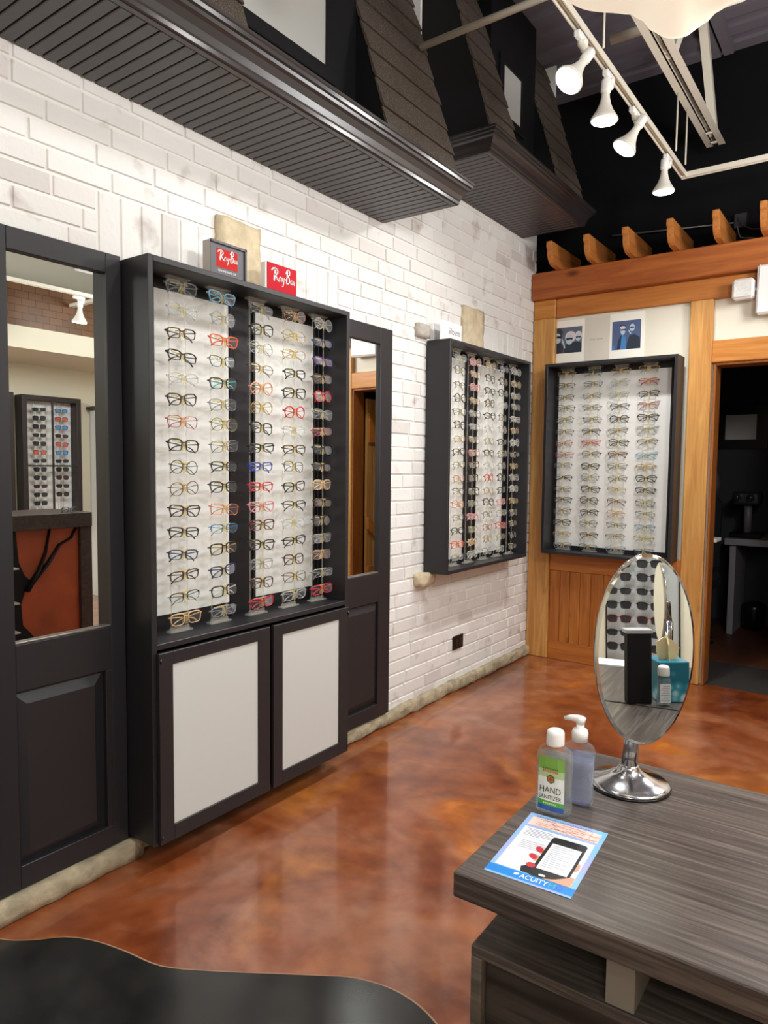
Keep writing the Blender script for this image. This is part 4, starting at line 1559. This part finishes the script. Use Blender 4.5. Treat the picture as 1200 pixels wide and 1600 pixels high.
# sanitizer bottles
def bottle(name, loc, label, hw, hd, hb, pump, rz, lab):
    t = thing(name, loc, label, 'bottle')
    t.rotation_euler = (0, 0, rz)
    mb = MB()
    N = 32
    rings = [(.80, 0), (.93, .004), (1.0, .014), (.985, .03), (.955, hb*.35), (.965, hb*.6), (1.0, hb*.80), (.99, hb*.87), (.90, hb*.93), (.70, hb*.97), (.40, hb), (.36, hb+.006)]
    vs, fs = [], []
    for s, z in rings:
        for k in range(N):
            a = 2*math.pi*k/N
            e = 2/3.2
            c, q = math.cos(a), math.sin(a)
            dx = hw*s*abs(c)**e*(1 if c > 0 else -1)
            dy = hd*min(1, s*1.05)*abs(q)**e*(1 if q > 0 else -1)
            if s < .5:
                dx, dy = .0165*c, .0165*q
            vs.append((dx, dy, z))
    for i in range(len(rings)-1):
        for k in range(N):
            fs.append((i*N+k, i*N+(k+1) % N, (i+1)*N+(k+1) % N, (i+1)*N+k))
    fs.append(tuple(range(N))[::-1])
    fs.append(tuple((len(rings)-1)*N+k for k in range(N)))
    mb.add(vs, fs, True)
    body = mb.build('body', GEL, t, local=True)
    # liquid inside
    mb = MB()
    vs, fs = [], []
    rg = [(.76, .003), (.92, .016), (.90, hb*.35), (.91, hb*.6), (.94, hb*.80), (.90, hb*(.86 if not pump else .72))]
    for s, z in rg:
        for k in range(N):
            a = 2*math.pi*k/N
            e = 2/3.2
            c, q = math.cos(a), math.sin(a)
            vs.append((hw*s*abs(c)**e*(1 if c > 0 else -1), hd*s*.95*abs(q)**e*(1 if q > 0 else -1), min(z, hb*.86)))
    for i in range(len(rg)-1):
        for k in range(N):
            fs.append((i*N+k, i*N+(k+1) % N, (i+1)*N+(k+1) % N, (i+1)*N+k))
    fs.append(tuple(range(N))[::-1])
    fs.append(tuple((len(rg)-1)*N+k for k in range(N)))
    mb.add(vs, fs, True)
    mb.build('gel', clear('gel_'+('clear' if not pump else 'pale'), '#eef0f2' if not pump else '#c3c9e2', .07 if not pump else .30, .08, '#f2f5f4' if not pump else '#dfe3f2'), t, local=True)
    if pump:
        mb = MB()
        mb.lathe([(.0175, hb+.002), (.018, hb+.020), (.0155, hb+.027), (.009, hb+.030), (.0085, hb+.046), (.0075, hb+.047)], 24)
        mb.build('pump_collar', WHITEPL, t, local=True)
        mb = MB()
        mb.tube([(.010, 0, hb+.047), (-.006, 0, hb+.050), (-.022, 0, hb+.049), (-.036, 0, hb+.045)], [.0085, .0085, .0065, .004], 12)
        mb.lathe([(.0095, hb+.040), (.0105, hb+.050), (.008, hb+.056)], 20)
        mb.build('pump_spout', WHITEPL, t, local=True)
    else:
        mb = MB()
        mb.lathe([(.019, hb+.001), (.0195, hb+.004), (.019, hb+.026), (.0175, hb+.031), (.012, hb+.0345), (.004, hb+.036)], 28)
        mb.build('cap', WHITEPL, t, local=True)
    if lab:
        ww = hw*.74
        Y = -hd*1.035-.0008
        mats = [plain('label_white', '#e9ece6', .4), plain('label_green', '#7fae4c', .4), plain('label_blue', '#2456a8', .4), plain('label_leaf', '#4ea648', .4), plain('label_pale_green', '#b4cf98', .4)]
        mb = MB()
        z0, z1 = hb*.09, hb*.86
        def band(za, zb, mi):
            mb.mi = mi
            fr = [0, .33, .66, 1]
            xs = [-1, -.5, 0, .5, 1]
            for p, q in zip(xs[:-1], xs[1:]):
                def yy(x):
                    return Y+.0035*abs(x)**3
                mb.poly([(p*ww, yy(p), za), (q*ww, yy(q), za), (q*ww, yy(q), zb), (p*ww, yy(p), zb)])
        H = z1-z0
        band(z0, z0+H*.09, 2)
        band(z0+H*.09, z0+H*.18, 3)
        band(z0+H*.18, z0+H*.62, 0)
        band(z0+H*.62, z0+H*.76, 4)
        band(z0+H*.76, z1, 1)
        L_ = mb.build('label', mats, t, local=True, label='green, white and blue printed label')
        mb = MB()
        text_mb(mb, 'HAND', H*.17, (-ww*.86, Y-.0006, z0+H*.335), (1, 0, 0), (0, 0, 1), fit=ww*1.6)
        text_mb(mb, 'SANITIZER', H*.11, (-ww*.90, Y-.0006, z0+H*.215), (1, 0, 0), (0, 0, 1), fit=ww*1.72)
        mb.build('lettering', plain('label_ink', '#23252b', .5), L_, local=True)
        mb = MB()
        def hexa(r):
            return [(r*math.cos(math.pi/6+q*math.pi/3), z0+H*.60+r*math.sin(math.pi/6+q*math.pi/3)) for q in range(6)]
        mb.poly([(x, Y-.0006, z) for x, z in hexa(H*.085)])
        mb.mi = 1
        mb.poly([(x, Y-.0009, z) for x, z in hexa(H*.068)])
        mb.mi = 2
        for (a, b) in ((.045, .014), (.014, .045)):
            mb.poly([(x*H, Y-.0012, z0+H*.60+z*H) for x, z in ((-a, -b), (a, -b), (a, b), (-a, b))])
        mb.build('emblem', [plain('emblem_dark', '#2c2a22', .5), plain('emblem_olive', '#8b8a3a', .5), plain('emblem_red', '#d02a24', .5)], L_, local=True)
        mb = MB()
        for k in range(2):
            for q in range(9):
                mb.mi = k
                x = -ww*.62+q*ww*.135
                mb.poly([(x, Y-.0006, z0+H*(.78-.06*k)), (x+ww*.09, Y-.0006, z0+H*(.78-.06*k)), (x+ww*.09, Y-.0006, z0+H*(.805-.045*k)), (x, Y-.0006, z0+H*(.805-.045*k))])
        mb.mi = 2
        for q in range(7):
            x = -ww*.55+q*ww*.15
            mb.poly([(x, Y-.0006, z0+H*.12), (x+ww*.11, Y-.0006, z0+H*.12), (x+ww*.11, Y-.0006, z0+H*.15), (x, Y-.0006, z0+H*.15)])
        mb.build('lettering', [plain('print_green', '#4b6b34', .5), plain('print_red', '#d8552e', .5), plain('print_lime', '#d4e6a4', .5)], L_, local=True)
        # back label seen through the gel
        mb = MB()
        mb.poly([(ww, hd*.98, z0+H*.2), (-ww, hd*.98, z0+H*.2), (-ww, hd*.98, z1), (ww, hd*.98, z1)])
        mb.build('back_label', plain('label_back', '#d9c4bc', .5), t, local=True, label='pale back label')
    return t
bottle('sanitizer_bottle', (1.757, 1.415, .75), 'clear sanitizer bottle with green label and white flip cap, beside the flyer', .039, .021, .152, False, math.radians(2), True)
bottle('sanitizer_bottle', (1.783, 1.492, .75), 'clear sanitizer bottle with white pump, behind the flip cap bottle', .034, .020, .142, True, math.radians(2), False)

# oval tabletop mirror
MN = Vector((.74, -.67, .035)).normalized()
def oval_mirror(c, n, base, label, hw=.128, hh=.222):
    c, n = Vector(c), Vector(n).normalized()
    t = thing('tabletop_mirror', (base[0], base[1], base[2]), label, 'mirror')
    side = n.cross(Vector((0, 0, 1))).normalized()*-1
    up = n.cross(side)
    if up.z < 0:
        up = -up
    N = 56
    def ring(s, d):
        return [c+side*(hw-s)*math.cos(2*math.pi*k/N)+up*(hh-s)*math.sin(2*math.pi*k/N)+n*d for k in range(N)]
    def loft(rs):
        mb = MB()
        vs = [p for r in rs for p in r]
        fs = []
        for i in range(len(rs)-1):
            for k in range(N):
                fs.append((i*N+k, i*N+(k+1) % N, (i+1)*N+(k+1) % N, (i+1)*N+k))
        return mb, vs, fs
    mb, vs, fs = loft([ring(.0075, 0)])
    mb.add(vs, [tuple(range(N))])
    mb.build('glass', MIRROR, t)
    mb, vs, fs = loft([ring(.0075, 0), ring(.0012, -.0028)])
    mb.add(vs, fs)
    mb.build('bevelled_edge', plain('bevel_glass', '#d7dcd9', .06, 1), t)
    mb, vs, fs = loft([ring(.0012, -.0028), ring(0, -.004), ring(0, -.009), ring(.004, -.011)])
    mb.add(vs, fs+[tuple(3*N+k for k in range(N))[::-1]], True)
    mb.build('rim', CHROME, t)
    mb = MB()
    mb.lathe([(.094, 0), (.095, .004), (.092, .006)], 56, base)
    mb.build('foot_pad', BLACKG, t)
    mb = MB()
    mb.lathe([(.093, .006), (.092, .009), (.084, .013), (.066, .019), (.046, .026), (.030, .035), (.022, .045), (.0205, .050)], 56, base)
    mb.build('base', CHROME, t)
    mb = MB()
    b = Vector(base)+Vector((0, 0, .048))
    e = c-n*.034-up*(hh*.45)
    mb.tube([b, b.lerp(e, .25)+Vector((0, 0, .01)), b.lerp(e, .6)+Vector((0, 0, .02)), e], [.0185, .0175, .0195, .021], 24)
    mb.build('stem', CHROME, t)
    mb = MB()
    mb.tube([e-Vector((0, 0, .02)), c-n*.030, c-n*.010], [.016, .014, .03], 16)
    mb.build('pivot', CHROME, t)
    return t
oval_mirror((1.880, 1.640, 1.083), MN, (1.846, 1.655, .75), 'oval tabletop mirror on a round chrome stand, on the desk behind the sanitizer')

# ------------------------------------------------------------------ light track and lamps
def track(loc, runs, z, label):
    t = thing('light_track', loc, label, 'light track')
    for (x0, y0, x1, y1) in runs:
        mb = MB()
        alongy = abs(y1-y0) > abs(x1-x0)
        w_ = .019
        def bx(o0, o1, z0, z1):
            if alongy:
                mb.cham((x0+o0, y0, z0), (x0+o1, y1, z1), .001)
            else:
                mb.cham((x0, y0+o0, z0), (x1, y0+o1, z1), .001)
        bx(-w_, w_, z-.002, z+.008)
        bx(-w_, -w_+.007, z-.022, z)
        bx(w_-.007, w_, z-.022, z)
        bx(-.004, .004, z-.012, z)
        mb.build('rail', TRACKP, t)
    return t
tr = track((TRACK_X, 1.5, TRACK_Z), [(TRACK_X, -.6, TRACK_X, 4.80), (TRACK_X-.019, 4.80, 3.0, 4.80)], TRACK_Z, 'long cream light track over the cases, turning right at its far end')
for (x, y) in ((1.200, 4.43), (1.200, 4.66), (1.188, 3.188)):
    mb = MB()
    mb.tube([(x, y, TRACK_Z+.005), (x, y, 3.692)], .005)
    mb.build('hanger_rod', TRACKP, tr)
def lamp(p, d, tx, tz, ty, label, group):
    """track head: adapter on the rail, swivel socket, flared reflector bulb"""
    p, d = Vector(p), Vector(d).normalized()
    t = thing('track_lamp', (tx, ty, tz), label, 'track lamp', group)
    neck = p-d*.135
    mb = MB()
    mb.cham((tx-.015, ty-.052, tz-.056), (tx+.015, ty+.052, tz-.0275), .006)
    mb.cham((tx-.012, ty+.018, tz-.085), (tx+.012, ty+.05, tz-.05), .008)
    mb.build('adapter', WHITEPL, t)
    mb = MB()
    mb.tube([(tx, ty, tz-.05), (tx, ty, tz-.066), neck-d*.035], [.016, .015, .014], 12)
    mb.build('swivel_arm', TRACKP, t)
    q = d.to_track_quat('-Z', 'Y').to_matrix()
    mb = MB()
    mb.lathe([(.010, .052), (.021, .048), (.023, .040), (.023, -.004), (.021, -.010)], 24, neck, q)
    mb.build('socket', WHITEPL, t)
    mb = MB()
    mb.lathe([(.0165, .132), (.018, .122), (.020, .10), (.026, .075), (.037, .048), (.052, .024), (.061, .010), (.063, .002), (.060, -.001)], 32, p, q)
    mb.build('bulb', plain('bulb_ceramic', '#e9e4d8', .35), t)
    mb = MB()
    mb.lathe([(.0585, -.0005), (.056, -.004), (.03, -.0065), (.004, -.0075)], 32, p, q)
    mb.build('lens', BULBL, t)
LY = [2.985, 3.343, 3.748, 4.403, 1.85, 1.2, .55, -.2]
LN = ['track lamp tilted toward the camera with its bright lens showing, nearest of the four', 'white track lamp pointing straight down, second of the four above the roofs',
      'white track lamp tilted left, third of the four above the roofs', 'white track lamp pointing straight down at the far end of the track']
for i, (p, d) in enumerate(LAMPS):
    lab = LN[i] if i < 4 else 'white track lamp on the near part of the long track, aimed at the brick wall'
    lamp(p, d, TRACK_X, TRACK_Z, LY[i], lab, 'white track lamps on the long track' if i < 4 else 'track lamps on the near part of the long track')
tr2 = track((3.45, 1, 2.95), [(3.45, -1.2, 3.45, 3.62), (3.431, 3.62, 3.95, 3.62)], 2.95, 'cream light track over the right side, seen in the left wall mirror')
for i, (p, d) in enumerate(LAMPS_SIDE):
    lamp((3.45, p[1], 2.70), d, 3.45, 2.95, p[1], 'lit track lamp reflected in the left wall mirror' if i == 0 else 'track lamp on the right hand track, behind the viewer', 'track lamps over the right side of the shop' if i else None)

# steel joist, pipes and conduit under the deck
t = thing('steel_joist', (1.24, 3.5, 3.7), 'pale steel bar joist under the ceiling with twin bottom bars and web braces', 'joist')
for x0, x1 in ((1.182, 1.228), (1.252, 1.298)):
    mb = MB()
    mb.box((x0, .5, 3.70), (x1, 5.30, 3.706))
    mb.box((x1-.006 if x0 < 1.2 else x0, .5, 3.70), (x1 if x0 < 1.2 else x0+.006, 5.30, 3.75))
    mb.build('bottom_bar', TRACKP, t)
for yy in (5.06, 5.22, 3.2):
    mb = MB()
    mb.cham((1.222, yy, 3.69), (1.258, yy+.02, 3.70), .001)
    mb.build('spacer', TRACKP, t)
for k, (ya, yb) in enumerate(((5.17, 4.62), (4.05, 4.60), (4.03, 3.5), (2.95, 3.48))):
    mb = MB()
    mb.tube([(1.25, ya, 3.72), (1.25, yb, 4.40)], .034, 4)
    mb.build('web_brace', TRACKP, t)
for x0 in (1.17, 1.25):
    mb = MB()
    mb.box((x0, .5, 4.33), (x0+.06, 5.4, 4.395))
    mb.build('top_bar', CEILM, t)
mb = MB()
mb.tube([(.925, 4.05, 3.9), (1.6, 4.06, 3.9)], .028, 14)
solo(mb, 'pipe', TRACKP, (1.2, 4.05, 3.9), 'short fat white pipe crossing above the steel joist', 'pipe')
mb = MB()
mb.tube([(.30, 3.06, 3.60), (2.6, 3.06, 3.60)], .017, 12)
solo(mb, 'pipe', TRACKP, (1.0, 3.06, 3.60), 'slim white pipe running from the large mock roof out across the ceiling', 'pipe')
t = thing('ceiling_vent', (3.83, 3.76, 3.3), 'round white ribbed vent reflected at the top of the left wall mirror', 'vent')
mb = MB()
mb.lathe([(.02, 0), (.16, .0), (.18, .02), (.18, .12), (.02, .14)], 32, (3.80, 3.76, 3.28))
mb.build('housing', WHITEPL, t)
mb = MB()
for k in range(7):
    mb.box((3.66+k*.043, 3.65, 3.268), (3.675+k*.043, 3.87, 3.281))
mb.build('louvres', WHITEPL, t)
mb = MB()
mb.tube([(3.80, 3.76, 3.42), (3.80, 3.76, 4.395)], .02, 10)
mb.build('stem', WHITEPL, t)

# pendant with wavy glass dish
t = thing('pendant_lamp', PEND, 'glowing white pendant with a wavy rimmed glass shade, near the camera', 'pendant lamp')
TIP = math.atan2(1.69-1.40, 1.867-1.95)
N = 144
vs, fs = [], []
RS = [.03, .07, .11, .15, .19, .23, .26, .28, .295, .305, .31]
WAVE = [(-180, .005), (-150, -.03), (-125, .03), (-98, -.035), (-70, .03), (-48, -.01), (-35, .008), (-26, .0), (-19, -.010), (-14.5, -.025), (-7, -.041), (-2.5, -.039), (0, -.034), (5, -.017), (10, .012), (14, .026), (22, .030), (32, .030), (46, .040), (60, .085), (82, .06), (104, .04), (125, -.03), (150, .03), (180, .005)]
def wave(d):
    d = (d+180) % 360-180
    for (a0, z0), (a1, z1) in zip(WAVE[:-1], WAVE[1:]):
        if d <= a1:
            t_ = (d-a0)/(a1-a0)
            return z0+(z1-z0)*t_*t_*(3-2*t_)
    return 0
for side in (0, 1):
    for r in RS:
        for k in range(N):
            a = 2*math.pi*k/N
            w_ = (r/.31)**3
            z = .045-.045*(r/.31)**2+w_*wave(math.degrees(a-TIP))
            vs.append((PEND.x+r*math.cos(a), PEND.y+r*math.sin(a), PEND.z+z+(.004 if side else 0)))
n = len(RS)
for side in (0, 1):
    o = side*n*N
    for i in range(n-1):
        for k in range(N):
            q = (o+i*N+k, o+i*N+(k+1) % N, o+(i+1)*N+(k+1) % N, o+(i+1)*N+k)
            fs.append(q if side else q[::-1])
for k in range(N):
    fs.append(((n-1)*N+k, (n-1)*N+(k+1) % N, (2*n-1)*N+(k+1) % N, (2*n-1)*N+k))
mb = MB()
mb.add(vs, fs, True)
mb.build('shade', GLOW, t)
mb = MB()
mb.lathe([(.01, -.05), (.03, -.045), (.045, -.02), (.045, .02), (.03, .04)], 24, PEND)
mb.build('bulb', FIXT, t)
mb = MB()
mb.lathe([(.034, .036), (.036, .06), (.03, .09), (.008, .10)], 24, PEND)
mb.build('cap', WHITEPL, t)
mb = MB()
mb.tube([PEND+Vector((0, 0, .09)), (PEND.x, PEND.y, 4.395)], .004, 6)
mb.build('cord', WHITEPL, t)

# ------------------------------------------------------------------ right side of the shop, seen in the mirrors
def sunrack(y0, y1, z0, z1, X, label, cabname, cols, rows, grp, glz, opened=False):
    t = thing('sunglass_cabinet', (X-.1, (y0+y1)/2, z0), label, 'display cabinet')
    mb = MB()
    fr = plain('dark_brown_frame', '#2a211f', .5)
    for lo, hi in (((y0, z0), (y0+.008, z1)), ((y1-.008, z0), (y1, z1)), ((y0, z0-.02), (y1, z0))) if opened else (((y0, z0), (y0+.05, z1)), ((y1-.05, z0), (y1, z1)), ((y0+.05, z0), (y1-.05, z0+.04)), ((y0+.05, z1-.05), (y1-.05, z1))):
        mb.cham((X-(.03 if opened else .15), lo[0], lo[1]), (X-.002, hi[0], hi[1]), .003)
    f = mb.build('carcass', fr, t)
    mb = MB()
    e_ = .008 if opened else .05
    mb.box((X-.02, y0+e_, z0+e_*.8), (X-.004, y1-e_, z1-e_))
    mb.build('backing', plain('display_grey', '#a9aca9', .5) if opened else WHITEP, t)
    mb = MB()
    zm = (z0+z1)/2-.05
    mb.cham((X-.15, (y0+y1)/2-.010, z0+.04), (X-.135, (y0+y1)/2+.010, z1-.05), .002)
    mb.cham((X-.15, y0+.05, zm-.008), (X-.135, y1-.05, zm+.008), .002)
    if not opened:
        mb.build('glazing_bars', fr, t)
    for ci, yc in enumerate(cols):
        tr_ = thing('rod_strip', (X-.06, yc, z0+.05), f'clear rod strip, {"left" if ci == len(cols)-1 else "right" if ci == 0 else "middle"} one in the {cabname}', 'display rod')
        for s in (-1, 1):
            mb = MB()
            mb.tube([(X-.06, yc+s*.03, z0+.042), (X-.06, yc+s*.03, z1-.052)], .003, 6)
            mb.build('rod', CLEARP, tr_)
        mb = MB()
        mb.cham((X-.075, yc-.05, z1-.07), (X-.045, yc+.05, z1-.051), .003)
        mb.build('bracket', CLEARP, tr_)
        for k in range(rows[ci]):
            zz = glz[0]+(glz[1]-glz[0])*k/12
            c_ = (SUNCOL[ci % 2] if not opened else 'kkkdkkkkdkk')[k % 11 if opened else k % 13]
            lens, nm = {'k': (SUNL, 'black'), 'b': (SUNB, 'blue lensed'), 'r': (SUNR, 'red lensed'), 'd': (SUNL, 'dark red')}[c_]
            hexc = {'k': '#1a1a1c', 'b': '#20242c', 'r': '#401814', 'd': '#701c20'}[c_]
            colw = ("left" if ci == len(cols)-1 else "right" if ci == 0 else "middle")
            ordw = ['top', 'second', 'third', 'fourth', 'fifth', 'sixth', 'seventh', 'eighth', 'ninth', 'tenth', 'eleventh', 'twelfth', 'thirteenth'][k]
            glasses((X-.10, yc, zz), -math.pi/2, (0, random.uniform(-.04, .04), random.uniform(-.06, .06)), 'square' if k % 3 else 'rectangular', hexc, 'acetate',
                    f'{nm} sunglasses, {ordw} in {colw} column, {cabname}', grp, lens=lens, cat='sunglasses', name='sunglasses', simple=True, scale=1.05)
    return t
SUNCOL = ['brbdrbkkdkkkk', 'kkkkkrkkkdkkk']
sunrack(3.60, 4.235, .84, 2.18, 5.0, 'dark framed sunglass cabinet reflected in the left wall mirror', 'cabinet reflected in left wall mirror', [4.04, 3.80], [11, 13], 'sunglasses reflected in the left wall mirror', (2.04, .98))
sunrack(2.9, 3.52, .84, 2.19, 5.0, 'dark framed cabinet cut off at the left of the left mirror reflection', 'cut off cabinet in left mirror', [], [], '', (2, 1))
sunrack(.94, 1.365, .50, 1.60, 4.6, 'grey open sunglass display reflected in the oval tabletop mirror', 'display reflected in oval mirror', [1.207, 1.035], [11, 11], 'sunglasses reflected in the oval mirror', (1.43, .435), opened=True)
mb = MB()
mb.cham((4.62, .45, 0), (4.994, 1.9, 2.49), .004)
solo(mb, 'display_pier', CREAM, (4.8, 1.2, 0), 'cream pier behind the grey sunglass display seen in the oval mirror', 'wall pier')
t = thing('white_column', (4.93, 4.5, 0), 'white boxed column with brown cap reflected in the left wall mirror', 'column')
mb = MB()
mb.cham((4.86, 4.42, 0), (4.998, 4.62, 2.08), .004)
mb.build('shaft', WHITEP, t)
mb = MB()
mb.cham((4.84, 4.38, 2.08), (4.998, 4.66, 2.115), .003)
mb.build('cap', COUNTER, t)
# counter with tree cut-out
t = thing('reception_counter', (3.2, 2.7, 0), 'dark counter with black tree silhouette on a rust panel, reflected in the left wall mirror', 'counter')
mb = MB()
mb.cham((2.96, 1.95, .985), (3.55, 3.19, 1.10), .003)
mb.build('countertop', COUNTER, t)
mb = MB()
mb.cham((2.985, 3.10, 0), (3.5, 3.20, .985), .003)
mb.build('end_panel', COUNTER, t)
mb = MB()
mb.cham((2.985, 1.95, 0), (3.5, 2.04, .985), .003)
mb.build('end_panel', COUNTER, t)
mb = MB()
mb.box((3.02, 2.04, .06), (3.04, 3.10, .985))
mb.build('rust_panel', RUST, t, label='rust coloured front panel')
mb = MB()
mb.box((3.0, 2.04, 0), (3.3, 3.10, .06))
mb.build('plinth', COUNTER, t)
def blob(mb, pts, x0, x1):
    mb.prism(pts, lambda a, b, d: (d, a, b), x0, x1)
mb = MB()
blob(mb, [(2.50, .06), (2.74, .06), (2.72, .16), (2.64, .26), (2.63, .42), (2.66, .52), (2.72, .58), (2.66, .64), (2.62, .74), (2.60, .985), (2.50, .985)], 3.012, 3.02)
mb.tube([(3.014, 2.66, .52), (3.014, 2.76, .66), (3.014, 2.82, .80), (3.014, 2.86, .985)], [.07, .05, .034, .024], 8, flat=.2)
mb.tube([(3.014, 2.70, .58), (3.014, 2.84, .72), (3.014, 2.93, .85), (3.014, 3.03, .90), (3.014, 3.08, .985)], [.065, .046, .036, .034, .03], 8, flat=.2)
mb.build('tree_silhouette', BLACK, t, label='black tree silhouette')
for z in (.22, .44, .70):
    mb = MB()
    mb.cham((2.93, 2.42, z), (3.012, 2.58, z+.012), .001)
    mb.build('shelf', plain('shelf_grey', '#a9a79f', .4), t)
g = glasses((3.02, 3.03, 1.122), math.radians(-100), (.2, 0, 0), 'square', '#3a3a40', 'acetate', 'grey frame lying on the dark counter, reflected in the left wall mirror', None)
# things on the desks that the oval mirror shows
t = thing('tissue_box', (2.722, 1.535, .75), 'teal cube tissue box with cream tissue, reflected in the oval mirror', 'tissue box')
def teal():
    m, nt, b = newmat('teal_cloud_print')
    tc = nt.nodes.new('ShaderNodeTexCoord')
    v = nt.nodes.new('ShaderNodeTexVoronoi')
    v.inputs['Scale'].default_value = 26
    g = nt.nodes.new('ShaderNodeSeparateXYZ')
    nt.links.new(tc.outputs['Object'], g.inputs[0])
    ma = nt.nodes.new('ShaderNodeMath')
    ma.operation = 'MULTIPLY_ADD'
    ma.inputs[1].default_value = 6.5
    nt.links.new(g.outputs['Z'], ma.inputs[0])
    nt.links.new(v.outputs['Distance'], ma.inputs[2])
    r = nt.nodes.new('ShaderNodeValToRGB')
    e = r.color_ramp.elements
    e[0].position, e[0].color = .35, lin('#bfe0e6')
    e[1].position, e[1].color = .95, lin('#0f6f86')
    x = e.new(.6)
    x.color = lin('#3f9fb4')
    nt.links.new(tc.outputs['Object'], v.inputs['Vector'])
    nt.links.new(ma.outputs[0], r.inputs['Fac'])
    nt.links.new(r.outputs['Color'], b.inputs['Base Color'])
    b.inputs['Roughness'].default_value = .4
    return m
t.rotation_euler = (0, 0, math.radians(-30))
mb = MB()
mb.cham((0, 0, .0005), (.105, .105, .138), .002)
mb.build('box', teal(), t, local=True)
mb = MB()
mb.prism([(.02, .137), (.01, .165), (.012, .20), (.035, .215), (.065, .205), (.09, .18), (.08, .137)], lambda a, b, d: (d, a, b), .045, .050)
mb.prism([(.025, .137), (.03, .19), (.05, .225), (.08, .20), (.085, .137)], lambda a, b, d: (a, d, b), .045, .049)
mb.build('tissue', plain('tissue_cream', '#ecd9a8', .7), t, local=True)
t = thing('brochure_holder', (2.652, 1.446, .75), 'tall black holder with grey top, reflected in the oval mirror', 'holder')
t.rotation_euler = (0, 0, math.radians(-30))
mb = MB()
mb.cham((0, 0, .0005), (.034, .083, .238), .002)
mb.build('body', BLACK, t, local=True)
mb = MB()
mb.cham((-.004, -.004, .2382), (.045, .086, .252), .002)
mb.build('top', plain('holder_top', '#b5b7b9', .3), t, local=True, label='grey top')
t = bottle('sanitizer_bottle', (2.694, 1.555, .75), 'small white labelled sanitizer bottle before the teal tissue box', .022, .013, .10, False, math.radians(-120), False)
mb = MB()
mb.poly([(-.018, -.0142, .012), (.018, -.0142, .012), (.018, -.0142, .075), (-.018, -.0142, .075)])
mb.build('label', plain('label_plain', '#e9eaea', .5), t, local=True)
mb = MB()
for k in range(9):
    z = .018+k*.006
    mb.poly([(-.015, -.0146, z), (.015-.004*(k % 3), -.0146, z), (.015-.004*(k % 3), -.0146, z+.0022), (-.015, -.0146, z+.0022)])
mb.build('lettering', plain('label_print', '#8b8f96', .5), t, local=True)
t = thing('brochure', (3.28, 1.25, .75), 'white leaflet with blue corner lying at the back of the second desk', 'leaflet')
mb = MB()
mb.box((3.22, 1.15, .7505), (3.345, 1.36, .757))
mb.mi = 1
mb.box((3.22, 1.15, .7571), (3.345, 1.18, .7574))
mb.build('sheet', [WHITEP, plain('leaflet_blue', '#6f9fd8', .4)], t)
oval_mirror((2.99, 1.494, 1.06), (-.34, -.94, .0), (3.0, 1.525, .75), 'second oval tabletop mirror seen edge-on inside the first oval mirror', .10, .150)
